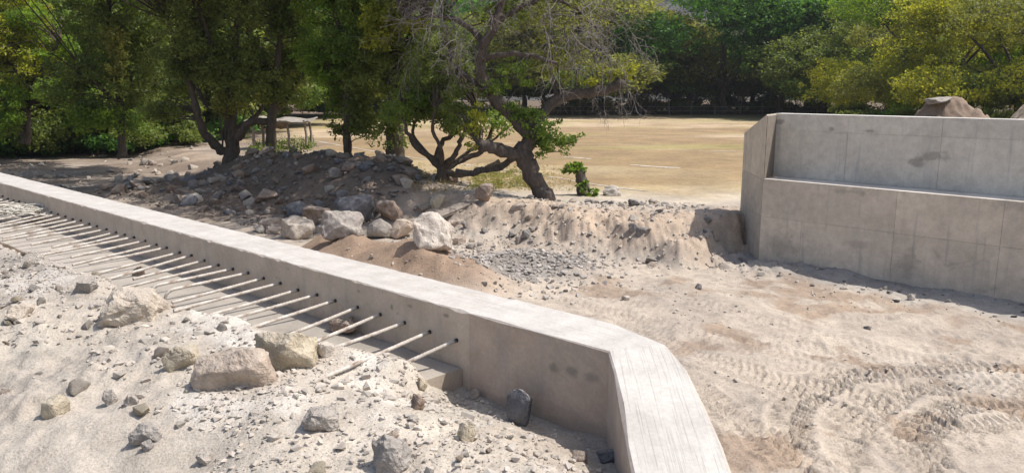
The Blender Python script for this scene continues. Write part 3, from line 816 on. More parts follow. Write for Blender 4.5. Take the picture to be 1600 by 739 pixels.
def put_rock(name, label, px, py, wpx, hpx, mat, hf, seed, depth=0.9, sink=0.22, yaw=None, cuts=9, rough=0.125, flute=0.0, cat='rock', group=None, tilt=None, deep=0.62, base=None):
    """px,py: where its foot is seen; wpx,hpx its seen size; built to real size at the place where the ground lies under the foot"""
    p, t = hit(px, py, hf) if base is None else base
    k = t / FPX
    w_, h_ = wpx * k / 2, hpx * k / 2
    me = rock_mesh(name, seed, 4 if wpx > 45 else 3, cuts=cuts, rough=rough, dims=(w_ * 1.06, w_ * depth, h_ * (1 + sink) * 1.04), flute=flute, deep=deep)
    o = link(name, me, M[mat])
    rv = random.Random(seed)
    o.location = (p[0], p[1] + w_ * depth * 0.6, p[2] + h_ * (1 - sink) - 0.02 * h_)
    o.rotation_euler = tilt if tilt else (rv.uniform(-.12, .12), rv.uniform(-.12, .12), rv.uniform(-.25, .25) if yaw is None else yaw)
    return tag(o, label, cat, group)

FH = lambda x, y: fill_h(x, y)
GH = lambda x, y: ground_h(x, y)
FGG = 'rocks on the foreground dirt'
fore = [
 ('rock_block', 'large long tan rock with a rough broken face on the dirt', 362, 606, 128, 58, 'rock_pink', 11, .55, .2, dict(cuts=12, rough=.07, deep=.55, yaw=.12)),
 ('rock_block', 'angular yellowish rock wedged behind the long tan rock beside the bars', 446, 578, 96, 64, 'rock_yellow', 24, .75, .2, dict(cuts=12, rough=.08, deep=.5)),
 ('rock', 'squat yellowish rock left of the long tan rock', 280, 576, 54, 36, 'rock_yellow', 37, .8, .25, dict(cuts=10, deep=.55)),
 ('rock', 'small pale stub of rock touching the rebar ends', 509, 558, 25, 24, 'rock_white', 41, .9, .15, dict(cuts=8, rough=.03)),
 ('rock_block', 'broad pale half buried rock below the hooked rebar', 198, 506, 104, 50, 'rock_pale', 59, .9, .38, dict(cuts=11, deep=.55)),
 ('rock', 'lone dark grey rock in the middle of the bottom dirt', 500, 675, 54, 34, 'rock_dusty', 61, .8, .2, {}),
 ('rock', 'flat grey slab of rock in the lower left dirt', 228, 690, 50, 30, 'rock_dusty', 67, .8, .25, {}),
 ('rock', 'small pointed grey rock left of centre in the lower dirt', 170, 634, 24, 24, 'rock_dusty', 71, .9, .2, {}),
 ('rock', 'pale greenish flat rock at the lower left', 80, 652, 38, 32, 'rock_yellow', 73, .9, .3, {}),
 ('rock', 'upright grey blue rock leaning against the wall end', 813, 664, 44, 60, 'rock_dark', 82, .5, .2, dict(cuts=6, deep=.72, yaw=-.5)),
 ('rock', 'upright tan sliver of rock among the rebar ends', 218, 443, 21, 32, 'rock_brown', 83, .5, .15, {}),
 ('rock', 'pale squat rock at the left edge of the dirt', 28, 502, 34, 26, 'rock_pale', 89, .9, .2, {}),
 ('rock', 'rounded grey rock with a dark side above the broad half buried rock', 132, 458, 34, 20, 'rock_dusty', 91, .8, .2, {}),
 ('rock', 'dusty greenish grey lump at the bottom centre of the dirt', 614, 735, 62, 50, 'rock_dusty', 97, .9, .35, dict(rough=.14)),
 ('rock', 'small brown rock right of the lone dark grey rock', 611, 694, 24, 18, 'rock_brown', 101, .9, .25, {}),
 ('rock', 'pale round rock near the end of the footing slab', 658, 611, 18, 22, 'rock_yellow', 103, .9, .2, {}),
 ('rock', 'reddish brown rock next to the pale round rock by the slab', 650, 640, 24, 26, 'rock_brown', 107, .8, .25, {}),
 ('rock', 'small rounded rock resting on the slab corner by the wall', 742, 626, 15, 18, 'rock_pale', 109, .8, .2, {}),
 ('rock', 'brown flat rock at the left edge above the greenish one', 8, 622, 24, 14, 'rock_brown', 113, .8, .25, {}),
 ('rock', 'pair forming grey rock under the flat grey slab, left one', 228, 706, 18, 18, 'rock_dusty', 127, .9, .2, {}),
 ('rock', 'small dark rock at the very bottom left of the centre', 316, 728, 26, 20, 'rock_dusty', 131, .8, .25, {}),
 ('rock', 'grey rock between the pointed rock and the long tan rock', 205, 634, 22, 18, 'rock_dusty', 137, .9, .25, {}),
 ('rock', 'pale rock below the footing slab in the lower right dirt', 728, 690, 30, 30, 'rock_yellow', 139, .8, .3, {}),
 ('rock', 'brown grey rock near the wall corner at the lower right', 905, 725, 26, 18, 'rock_brown', 149, .8, .3, {}),
 ('rock', 'grey flat rock in the shade of the wall corner', 950, 722, 34, 18, 'rock_dark', 151, .8, .3, {}),
]
for nm, lb, px, py, wp, hp, mt, sd, dp, sk, kw in fore:
    put_rock(nm, lb, px, py, wp, hp, mt, FH, sd, dp, sk, group=FGG, **kw)
# the reddish rock lying on the slab
p = at_z(537, 522, SLAB); put_rock('rock', 'flat reddish rock lying on the slab under the rebar', 537, 522, 50, 24, 'rock_brown', FH, 157, .55, .0, yaw=-.6, group=FGG, base=(p, np.linalg.norm(p - np.array([0, 0, CAMZ]))))

BG = 'boulders at the foot of the rubble bank'
bould = [
 ('boulder', 'rounded mottled tan boulder at the left end of the row', 464, 374, 50, 36, 'rock_pale', 211, .8, .15, dict(cuts=7, deep=.72)),
 ('rock', 'flat pinkish rock left of the mottled boulder', 424, 357, 38, 17, 'rock_pink', 213, .8, .2, {}),
 ('rock', 'low pinkish rock under the flat one at the wall crest', 428, 365, 30, 12, 'rock_pink', 217, .8, .2, {}),
 ('rock', 'small pale rock leftmost in the row by the wall crest', 405, 364, 18, 12, 'rock_pale', 219, .8, .2, {}),
 ('boulder', 'smooth blue grey boulder in the shade behind the mottled one', 464, 338, 34, 24, 'rock_dark', 223, .8, .15, dict(cuts=5, deep=.8, rough=.05)),
 ('boulder', 'layered brown boulder between the mottled and the big dark one', 496, 356, 48, 42, 'rock_brown', 227, .8, .15, dict(rough=.14)),
 ('boulder', 'largest dark wedge shaped boulder in the middle of the row', 532, 372, 68, 40, 'rock_grey', 229, .7, .15, dict(cuts=10, deep=.5)),
 ('boulder', 'big grey boulder standing behind the dark wedge', 550, 350, 58, 48, 'rock_dark', 233, .8, .15, dict(cuts=10, deep=.55)),
 ('boulder', 'dark brown blocky boulder behind the pale ones', 606, 350, 40, 36, 'rock_brown', 239, .8, .15, dict(cuts=10, deep=.55)),
 ('boulder', 'pale tan boulder right of the dark wedge', 593, 373, 40, 28, 'rock_pale', 241, .8, .15, {}),
 ('boulder', 'pinkish boulder touching the white fluted one', 628, 374, 40, 30, 'rock_pink', 251, .8, .15, {}),
 ('boulder', 'tall white fluted boulder at the right end of the row', 676, 388, 62, 54, 'rock_white', 257, .75, .12, dict(cuts=9, flute=.10, deep=.6)),
 ('rock', 'flat tan slab of rock right of the white boulder', 712, 354, 28, 12, 'rock_pink', 263, .8, .2, {}),
 ('rock', 'small tan rock at the right foot of the white boulder', 714, 383, 26, 16, 'rock_pink', 269, .8, .2, {}),
 ('rock', 'yellowish rock behind the planks below the fan of stems', 684, 326, 26, 22, 'rock_yellow', 271, .8, .2, {}),
 ('rock', 'blocky grey rock in the shade left of the leaning trunk', 758, 314, 30, 26, 'rock_brown', 277, .8, .2, dict(cuts=10, deep=.55)),
 ('rock', 'flat tan stone on the bank just left of the trunk foot', 808, 328, 28, 13, 'rock_pink', 281, .7, .2, dict(cuts=10, deep=.5)),
 ('rock', 'pale stone on the bank crest right of the sprouting stump', 957, 306, 26, 16, 'rock_white', 283, .8, .2, {}),
 ('rock', 'light grey stone on the bank crest further right', 992, 322, 20, 13, 'rock_grey', 293, .8, .2, {}),
 ('rock', 'left of two grey stones lodged in the sandy bank', 990, 363, 15, 14, 'rock_grey', 307, .8, .2, {}),
 ('rock', 'right of two grey stones lodged in the sandy bank', 1002, 368, 17, 13, 'rock_grey', 311, .8, .2, {}),
 ('rock', 'dark stone at the left foot of the sandy bank', 823, 373, 15, 14, 'rock_grey', 313, .8, .2, {}),
 ('rock', 'flat pale stone in the riverbed near the crest', 977, 470, 13, 8, 'rock_white', 317, .8, .2, {}),
 ('rock', 'dark stone in the tracked riverbed', 1092, 452, 10, 9, 'rock_grey', 331, .8, .2, {}),
 ('rock', 'round white stone in front of the far wall', 1426, 469, 13, 10, 'rock_white', 337, .8, .2, {}),
 ('rock', 'pale flat stone left of the round white one', 1320, 452, 13, 7, 'rock_white', 347, .8, .2, {}),
 ('rock', 'dark stone lying alone in the open riverbed', 1357, 515, 11, 7, 'rock_grey', 349, .8, .2, {}),
 ('rock', 'pale rock beside the wall crest at the far left', 50, 276, 24, 14, 'rock_pink', 353, .8, .2, {}),
 ('boulder', 'grey boulder high on the shaded rubble bank', 523, 279, 24, 16, 'rock_grey', 359, .8, .2, {}),
 ('rock', 'pale grey stone lit by a sun fleck in the rubble', 303, 318, 22, 15, 'rock_white', 367, .8, .2, {}),
]
for nm, lb, px, py, wp, hp, mt, sd, dp, sk, kw in bould:
    put_rock(nm, lb, px, py, wp, hp, mt, GH, sd, dp, sk, group=BG, **kw)

# loose stones one can pick out: shared meshes, one object each
SM = {}
for mt in ('rock_pale', 'rock_grey', 'rock_brown', 'rock_pink', 'rock_dark', 'rock_yellow', 'rock_white', 'rock_dusty'):
    SM[mt] = []
    for q in range(4):
        me = rock_mesh('stone', 400 + q * 7 + len(SM) * 31, 2, cuts=9, rough=0.12, dims=(1, 0.8, 0.62)); me.materials.append(M[mt]); SM[mt].append(me)
def scatter(name, n, label, cat, group, sampler, hf, smin, smax, mats, seed, power=2.2):
    rv = random.Random(seed); c = 0; tries = 0
    while c < n and tries < n * 40:
        tries += 1
        p = sampler(rv)
        if p is None: continue
        x, y = p; z = float(hf(np.array([x]), np.array([y]))[0])
        if z < -1: continue
        r = smin + (smax - smin) * rv.random() ** power
        mt = rv.choice(mats)
        o = bpy.data.objects.new(name, rv.choice(SM[mt])); COL.objects.link(o)
        o.location = (x, y, z + r * 0.25); o.scale = (r * rv.uniform(.8, 1.2), r * rv.uniform(.8, 1.2), r * rv.uniform(.75, 1.25))
        o.rotation_euler = (rv.uniform(-.5, .5), rv.uniform(-.5, .5), rv.uniform(0, 6.3))
        cw = {'rock_pale': 'pale tan', 'rock_grey': 'grey', 'rock_brown': 'brown', 'rock_pink': 'pinkish', 'rock_dark': 'blue grey', 'rock_yellow': 'yellowish', 'rock_white': 'whitish', 'rock_dusty': 'dusty grey'}[mt]
        sw = ('tiny' if r < smin + (smax - smin) * .12 else 'small' if r < smin + (smax - smin) * .35 else 'middling' if r < smin + (smax - smin) * .65 else 'large')
        tag(o, sw + ' ' + cw + ' ' + label, cat, group); c += 1
def s_fill(rv):
    u = rv.uniform(-0.2, 6.5); q = -0.45 - 2.0 * rv.random()
    if float(fbm2(np.array([u * .8 + 4]), np.array([q * .8]), 3, 54)[0]) < rv.uniform(-.35, .15): return None
    p = wpt(u, q); return (p[0], p[1]) if p[0] < 0.36 else None
scatter('stone', 150, 'loose stone lying on the foreground dirt', 'stone', 'loose stones on the foreground dirt', s_fill, lambda x, y: fill_h(x, y, True), 0.016, 0.052, ['rock_pale', 'rock_pale', 'rock_yellow', 'rock_dusty', 'rock_dusty', 'rock_pink'], 5)
def s_rubble(rv):
    t = rv.uniform(-0.8, 10.6); q = rv.uniform(-0.5, 4.4)
    a = np.array([-2.6, 22.4]); bn = np.array([-7.8, 6.6]); bn /= np.linalg.norm(bn)
    return (a[0] + bn[0] * t - bn[1] * q, a[1] + bn[1] * t + bn[0] * q)
scatter('rubble_stone', 270, 'rubble stone on the shaded bank under the trees', 'stone', 'rubble stones on the shaded bank', s_rubble, GH, 0.07, 0.30, ['rock_grey', 'rock_brown', 'rock_dark', 'rock_brown', 'rock_pale'], 6, 2.2)
def s_bank(rv):
    x = rv.uniform(-2.2, 4.4); y = rv.uniform(15.2, 20.2)
    return (x, y)
scatter('bank_stone', 120, 'stone on the sandy bank or the gravel below it', 'stone', 'stones on the sandy bank', s_bank, GH, 0.03, 0.15, ['rock_pale', 'rock_grey', 'rock_grey', 'rock_pink'], 8, 2.6)
def s_left(rv):
    p = at_z(rv.uniform(-20, 300), rv.uniform(212, 300), 0.05); return (p[0], p[1])
scatter('river_cobble', 160, 'cobble in the shaded riverbed at the left', 'stone', 'cobbles in the shaded riverbed', s_left, GH, 0.07, 0.26, ['rock_pale', 'rock_white', 'rock_grey', 'rock_pink'], 9, 2.0)
def s_wallfoot(rv):
    t = rv.uniform(-1.0, 6.0); v = -0.05 - 1.3 * rv.random() ** 1.5; p = KF + fpt(t, v); return (p[0], p[1])
scatter('gravel_stone', 110, 'stone in the gravel along the far wall foot', 'stone', 'stones along the far wall foot', s_wallfoot, GH, 0.015, 0.07, ['rock_grey', 'rock_pale', 'rock_grey', 'rock_white'], 10, 2.4)

# uncounted gravel and clods
def gravel(name, label, pts, sizes, mat, sub, seed):
    gg = Geo(); rg = np.random.default_rng(seed)
    protos = [rock_geo(900 + seed * 10 + i, sub, cuts=6, rough=0.16, dims=(1, .85, .65)) for i in range(8)]
    ang = rg.uniform(0, 6.283, len(pts)); sc = rg.uniform(0.75, 1.3, (len(pts), 3))
    for i, (V, F) in enumerate(protos):
        ix = np.arange(i, len(pts), 8)
        if len(ix) == 0: continue
        ca, sa = np.cos(ang[ix])[:, None], np.sin(ang[ix])[:, None]
        W = V[None] * sc[ix][:, None, :] * sizes[ix][:, None, None]
        VX = W[..., 0] * ca - W[..., 1] * sa; VY = W[..., 0] * sa + W[..., 1] * ca
        W = np.stack([VX, VY, W[..., 2]], -1) + pts[ix][:, None, :]
        FF = F[None] + (np.arange(len(ix)) * len(V))[:, None, None]
        gg.add(W.reshape(-1, 3), FF.reshape(-1, 3))
    me = gg.mesh(name, False)
    return tag(link(name, me, mat), label, kind='stuff')
rg = np.random.default_rng(77)
def fill_pts(n, qlo, qhi, ulo, uhi, seed, clump):
    u = rg.uniform(ulo, uhi, n * 3); q = qlo + (qhi - qlo) * rg.random(n * 3)
    keep = rg.random(n * 3) < np.clip(0.42 + 1.3 * clump * fbm2(u * 1.4 + seed, q * 1.4, 3, seed), 0.14, 1)
    u, q = u[keep][:n], q[keep][:n]
    x = K[0] + DL[0] * u + NR[0] * q; y = K[1] + DL[1] * u + NR[1] * q
    m = x < 0.37
    return x[m], y[m], u[m], q[m]
x, y, u, q = fill_pts(23000, -2.4, -0.02, -0.4, 7.0, 64, 0.8)
z = fill_uq(u, q); ok = ~((u > U_SLAB) & (z < SLAB))
x, y, z = x[ok], y[ok], z[ok]
M['clod'] = mat_plain('dry_clod', (0.39, 0.345, 0.295), 0.35, 9, 0.95, 0.1)
M['gravel'] = mat_plain('grey_gravel', (0.31, 0.28, 0.25), 0.45, 5, 0.95, 0.1)
sz = 0.003 + 0.013 * rg.random(len(x)) ** 4.0
gravel('fill_gravel', 'fine clods and gravel strewn over the foreground dirt', np.stack([x, y, z + sz * .2], 1), sz, M['clod'], 1, 1)
x, y, u, q = fill_pts(1300, -2.4, -0.30, -0.4, 6.5, 65, 0.8)
z = fill_uq(u, q); ok = ~((u > U_SLAB) & (z < SLAB)); x, y, z = x[ok], y[ok], z[ok]
sz = 0.010 + 0.020 * rg.random(len(x)) ** 2.5
gravel('fill_clods', 'crumbled earth clods in patches on the foreground dirt', np.stack([x, y, z + sz * .2], 1), sz, M['clod'], 1, 2)
n = 5000
x = rg.uniform(-3.5, 9, n); y = rg.uniform(7, 19, n)
kp = fbm2(x * 0.7, y * 0.7, 3, 66) > rg.uniform(-.15, .35, n); x, y = x[kp], y[kp]
z = ground_h(x, y, True)[0]; sz = 0.008 + 0.028 * rg.random(len(x)) ** 3
gravel('riverbed_gravel', 'loose gravel and clods scattered over the riverbed', np.stack([x, y, z + sz * .2], 1), sz, M['clod'], 1, 3)
n = 2000
x = rg.normal(0.15, 0.85, n); y = rg.normal(14.9, 0.85, n); z = ground_h(x, y, True)[0]; sz = 0.015 + 0.055 * rg.random(n) ** 2.5
gravel('tailings_gravel', 'patch of dark grey gravel beside the brown soil heap', np.stack([x, y, z + sz * .2], 1), sz, M['gravel'], 1, 4)
n = 2200
t = rg.uniform(-1, 10.8, n); q = rg.uniform(-1.0, 4.8, n); bn = np.array([-7.8, 6.6]); bn /= np.linalg.norm(bn)
x = -2.6 + bn[0] * t - bn[1] * q; y = 22.4 + bn[1] * t + bn[0] * q; z = ground_h(x, y); sz = 0.02 + 0.07 * rg.random(n) ** 3.0
M['rubble'] = mat_plain('brown_rubble', (0.215, 0.175, 0.145), 0.4, 5, 0.95, 0.1)
gravel('rubble_gravel', 'small broken rubble between the stones of the shaded bank', np.stack([x, y, z + sz * .2], 1), sz, M['rubble'], 1, 5)
n = 2000
x = rg.uniform(-2.6, 4.6, n); y = rg.uniform(15.0, 20.5, n); z = ground_h(x, y, True)[0]; sz = 0.012 + 0.045 * rg.random(n) ** 3
gravel('bank_gravel', 'small gravel on the sandy bank', np.stack([x, y, z + sz * .2], 1), sz, M['clod'], 1, 6)

# ------------------------------------------------------------------ tangle of tie wire at the far left of the bars
def wire_bundle():
    gg = Geo(); rv = np.random.default_rng(31)
    c = at_z(40, 338, SLAB + 0.06)
    for i in range(80):
        a = rv.uniform(0, 6.28); n = 14; r = rv.uniform(0.05, 0.22)
        t = np.linspace(0, rv.uniform(2, 6), n)
        P = np.stack([c[0] + rv.normal(0, .16) + r * 1.3 * np.cos(t + a), c[1] + rv.normal(0, .10) + r * .7 * np.sin(t + a), c[2] + 0.02 + np.abs(rv.normal(0.02, .025)) + 0.03 * np.abs(np.sin(t * 1.7 + a))], 1)
        V, F = tube_tri(P, np.full(n, rv.uniform(.0045, .008)), 4); gg.add(V, F)
    return gg.mesh('wire_bundle')
tag(link('wire_bundle', wire_bundle(), M['wire']), 'loose tangle of pale wire among the bars at the left edge', 'wire')

# ------------------------------------------------------------------ weathered planks below the fan of stems
for i, (px, py, L, wd, yaw, lb) in enumerate([(708, 336, 1.0, .26, .75, 'grey weathered plank lying slanted on the bank behind the white boulder'), (676, 326, 0.9, .2, .7, 'short grey plank left of the slanted one on the bank')]):
    p, t = hit(px, py, GH)
    bm = bmesh.new(); bmesh.ops.create_cube(bm, size=1.0)
    bmesh.ops.scale(bm, vec=(L, wd, 0.07), verts=bm.verts)
    bmesh.ops.subdivide_edges(bm, edges=bm.edges, cuts=3, use_grid_fill=True)
    for v in bm.verts: v.co += Vector((random.uniform(-.012, .012), random.uniform(-.01, .01), random.uniform(-.008, .008)))
    me = bpy.data.meshes.new('timber_plank'); bm.to_mesh(me); bm.free()
    o = link('timber_plank', me, M['wood']); o.location = (p[0], p[1] + .15, p[2] + .12); o.rotation_euler = (.25, -.22, yaw)
    tag(o, lb, 'plank', 'planks on the bank')

# ------------------------------------------------------------------ lime lines of the pitch
def lime_line(pts, wd, seed):
    P = track_px(pts, 0.5); n = len(P); rv = np.random.default_rng(seed)
    T = np.gradient(P, axis=0); T /= np.linalg.norm(T, axis=1)[:, None]; N = np.stack([-T[:, 1], T[:, 0]], 1)
    V = []
    k = 4
    for i in range(n):
        for s in np.linspace(-1, 1, k):
            p = P[i] + N[i] * wd * s * rv.uniform(.6, 1.3)
            V.append((p[0], p[1], float(ground_h(np.array([p[0]]), np.array([p[1]]))[0]) + 0.012))
    F = [(i * k + j, i * k + j + 1, (i + 1) * k + j + 1, (i + 1) * k + j) for i in range(n - 1) for j in range(k - 1)]
    me = fast_mesh('lime_line', np.array(V), np.array(F), False)
    o = link('lime_line', me, M['lime'], ground); return o
lime_line([(480, 218), (540, 229), (620, 243), (700, 254), (780, 265), (850, 275), (920, 287), (990, 297), (1010, 299)], 0.07, 1)
lime_line([(880, 246), (900, 247), (925, 249)], 0.13, 2)
lime_line([(985, 258), (1010, 260), (1040, 262), (1062, 263)], 0.14, 3)
lime_line([(1110, 237), (1130, 237), (1150, 237)], 0.08, 4)

# ------------------------------------------------------------------ vegetation
def leaves(centers, R, per, L, W, rg, up=0.5, flat=0.62):
    """diamond leaves round each centre; returns V, F, v-attribute"""
    n = len(centers); N = n * per
    c = np.repeat(centers, per, 0); r = np.repeat(R if hasattr(R, '__len__') else np.full(n, R), per)
    d = rg.normal(size=(N, 3)); d /= np.linalg.norm(d, axis=1)[:, None]
    d *= (rg.random(N) ** 0.45 * r)[:, None]; d[:, 2] *= flat
    p = c + d
    nr = rg.normal(size=(N, 3)); nr[:, 2] += up; nr /= np.linalg.norm(nr, axis=1)[:, None]
    a = rg.normal(size=(N, 3)); a -= nr * (a * nr).sum(1)[:, None]; a /= np.linalg.norm(a, axis=1)[:, None] + 1e-9
    b = np.cross(nr, a)
    sc = rg.uniform(0.65, 1.3, N)[:, None]
    a *= L * sc; b *= W * sc * 0.5
    V = np.stack([p - a * .5, p + b, p + a * .5 - nr * (L * .12) * sc, p - b], 1).reshape(-1, 3)
    F = np.arange(N * 4).reshape(-1, 4)
    vv = np.clip(np.repeat(rg.random(n), per) * 0.5 + rg.random(N) * 0.5, 0, 1)
    return V, F, vv
def blob_points(c, rad, n, rg, gap=0.0, seed=0):
    P = np.zeros((0, 3))
    it = 0
    while len(P) < n:
        it += 1
        if it > 4: gap = 0.0
        d = rg.normal(size=(n * 2, 3)); d /= np.linalg.norm(d, axis=1)[:, None]
        q = np.asarray(c) + d * (rg.random(n * 2) ** 0.42)[:, None] * np.asarray(rad)
        if gap: q = q[noise3(q * 0.9, seed) > (gap - 0.5)]
        P = np.concatenate([P, q])
    return P[:n]
def jitter_line(P, amp, rg, sub=3):
    P = np.asarray(P, float); out = []
    n = len(P)
    for i in range(n - 1):
        p0, p1, p2, p3 = P[max(i - 1, 0)], P[i], P[i + 1], P[min(i + 2, n - 1)]
        for t in np.linspace(0, 1, sub, endpoint=False):
            out.append(0.5 * ((2 * p1) + (-p0 + p2) * t + (2 * p0 - 5 * p1 + 4 * p2 - p3) * t * t + (-p0 + 3 * p1 - 3 * p2 + p3) * t ** 3))
    out.append(P[-1]); out = np.array(out)
    out[1:-1] += rg.normal(0, amp, out[1:-1].shape)
    return out
def interp_r(R, n): return np.interp(np.linspace(0, 1, n), np.linspace(0, 1, len(R)), R)

def tree(name, label, limbs, blobs, leaf, bark, seed, leafL=0.10, leafW=0.05, per=36, clR=0.30, group=None, cat='tree', twig_r=0.012, base=None, name_leaf='crown', up=0.5, gap=0.42):
    """limbs: list of (points, radii) in world space, the first starting at the foot; blobs: (centre, radii, clusters[, leaf material])"""
    rg = np.random.default_rng(seed)
    base = np.array(limbs[0][0][0] if base is None else base, float)
    root = tag(empty(name, base), label, cat, group)
    wood = Geo(); nodes = []; nr = []
    for P, R in limbs:
        Q = jitter_line(P, 0.012 + 0.12 * R[-1], rg, 4); rr_ = interp_r(R, len(Q))
        rr_ = rr_ * (1 + 0.12 * rg.normal(size=len(Q)).clip(-1, 1))
        V, F = tube_tri(Q - base, rr_, 9 if R[0] > 0.1 else 6); wood.add(V, F)
        nodes.append(Q[1:]); nr.append(rr_[1:])
    nodes = np.concatenate(nodes); nr = np.concatenate(nr)
    by = {}
    allc = []
    for bl in blobs:
        c, rad, n = bl[0], bl[1], bl[2]; mt = bl[3] if len(bl) > 3 else leaf
        pts = blob_points(c, rad, n, rg, gap, seed)
        by.setdefault(mt, []).append(pts); allc.append(pts)
    if allc:
        allp = np.concatenate(allc)
        sel = rg.permutation(len(allp))[:min(len(allp), 420)]
        for i in sel:
            c = allp[i]; d = np.linalg.norm(nodes - c, axis=1) + np.maximum(nodes[:, 2] - c[2], 0) * 1.5
            j = int(np.argmin(d)); a = nodes[j]
            L = np.linalg.norm(c - a)
            if L < 0.05: continue
            m1 = a + (c - a) * .35 + rg.normal(0, .08, 3) * L + np.array([0, 0, .12 * L]); m2 = a + (c - a) * .7 + rg.normal(0, .06, 3) * L + np.array([0, 0, .10 * L])
            r0 = min(nr[j] * 0.6, twig_r * (0.8 + 0.9 * L))
            V, F = tube_tri(jitter_line(np.array([a, m1, m2, c]), 0.01, rg, 2) - base, np.linspace(r0, r0 * .25, 7), 4); wood.add(V, F)
    tk = link('trunk', wood.mesh('trunk'), M[bark], root)
    for mt, lst in by.items():
        pts = np.concatenate(lst)
        V, F, vv = leaves(pts - base, clR * rg.uniform(.6, 1.25, len(pts)), per, leafL, leafW, rg, up)
        lo = link(name_leaf, fast_mesh(name_leaf, V, F, False, {'v': vv}), M[mt], root)
        if name_leaf == 'shoots': lo['kind'] = 'stuff'
    return root

def L_(Y, pts, dy=None):
    """limb given by survey points at depth Y (list of (px, py, radius[, depth offset]))"""
    P = np.array([at_y(p[0], p[1], Y + (p[3] if len(p) > 3 else 0)) for p in pts]); R = [p[2] for p in pts]
    return P, R
def B_(Y, px, py, rx, ry, n, dy=0.0, ryd=None, mt=None):
    """leaf mass: centre and half sizes as seen, real depth ryd metres"""
    c = at_y(px, py, Y + dy); k = (Y + dy) / FPX * 1.01
    r = (rx * k, ryd if ryd else rx * k * 0.8, ry * k)
    return (c, r, n, mt) if mt else (c, r, n)

# --- the leaning tree on the bank
Y6 = 20.2
limbs6 = [
 L_(Y6, [(858, 330, .31), (852, 312, .27), (838, 285, .24), (824, 258, .235), (819, 238, .235), (828, 218, .205), (834, 198, .18), (836, 184, .13)]),
 L_(Y6, [(832, 212, .19), (812, 194, .18, .1), (788, 167, .17, .2), (766, 146, .15, .2), (750, 112, .14, .1), (756, 72, .12, -.1), (775, 30, .10, -.3), (792, -30, .08, -.4), (800, -110, .05, -.4)]),
 L_(Y6, [(822, 244, .17), (800, 240, .165, -.1), (775, 234, .16, -.2), (752, 229, .155, -.25), (747, 229, .10, -.25)]),
 L_(Y6, [(834, 200, .15), (845, 182, .14, .1), (860, 164, .14, .2), (884, 150, .135, .2), (914, 147, .13, .1), (944, 141, .13, 0), (966, 132, .115, -.1), (976, 127, .06, -.1)]),
 L_(Y6, [(812, 240, .10), (795, 251, .09, .2), (775, 263, .09, .4), (745, 268, .09, .5), (712, 268, .08, .6)]),
 L_(Y6, [(757, 72, .09), (735, 45, .08, .3), (705, 28, .06, .6), (670, 26, .045, .8), (630, 30, .03, 1.0)]),
 L_(Y6, [(752, 95, .09), (790, 85, .07, -.4), (835, 88, .06, -.6), (870, 100, .04, -.8)]),
 L_(Y6, [(772, 40, .08), (820, 8, .07, .3), (872, 2, .06, .4), (910, 22, .045, .5), (945, 60, .03, .5)]),
 L_(Y6, [(766, 146, .08), (735, 125, .06, .4), (712, 105, .05, .6), (700, 70, .04, .7)]),
 L_(Y6, [(788, -20, .07), (850, -60, .06, .5), (920, -70, .05, .8)]),
 L_(Y6, [(790, -20, .07), (720, -60, .06, -.5), (650, -70, .05, -.8)]),
]
blobs6 = [
 B_(Y6, 846, 196, 30, 34, 42, -.2, .6, 'leaf_mid'), B_(Y6, 862, 226, 30, 20, 26, -.1, .5, 'leaf_mid'), B_(Y6, 820, 168, 34, 26, 34, .2, .7, 'leaf_mid'),
 B_(Y6, 888, 215, 22, 16, 9, -.1, .4, 'leaf_mid'), B_(Y6, 790, 120, 40, 40, 34, .4, .9, 'leaf_mid'), B_(Y6, 860, 110, 50, 40, 30, .5, 1.0, 'leaf_olive'),
 B_(Y6, 905, 70, 60, 50, 30, .6, 1.2, 'leaf_olive'), B_(Y6, 745, 20, 80, 40, 40, .6, 1.4, 'leaf_mid'), B_(Y6, 850, 20, 90, 40, 44, .6, 1.5, 'leaf_olive'),
 B_(Y6, 760, -90, 170, 60, 360, .6, 3.4, 'leaf_olive'), B_(Y6, 740, -190, 150, 70, 320, .4, 3.2, 'leaf_olive'), B_(Y6, 700, -130, 120, 60, 220, 2.6, 2.4, 'leaf_olive'), B_(Y6, 690, 90, 50, 45, 36, .8, .9, 'leaf_dark'),
 B_(Y6, 742, 195, 16, 40, 26, -.1, .3, 'leaf_yellow'), B_(Y6, 720, 150, 40, 30, 30, .6, .7, 'leaf_dark'),
 B_(Y6, 964, 114, 22, 11, 17, .05, .25, 'leaf_lime'), B_(Y6, 924, 128, 14, 6, 5, .05, .15, 'leaf_lime'), B_(Y6, 984, 110, 8, 12, 5, 0, .15, 'leaf_lime'),
]
t6 = tree('leaning_tree', 'leaning tree with a thick forked trunk and drooping bare twigs on the bank', limbs6, blobs6, 'leaf_mid', 'bark_grey', 66, 0.09, 0.046, 34, 0.19, gap=0.40)
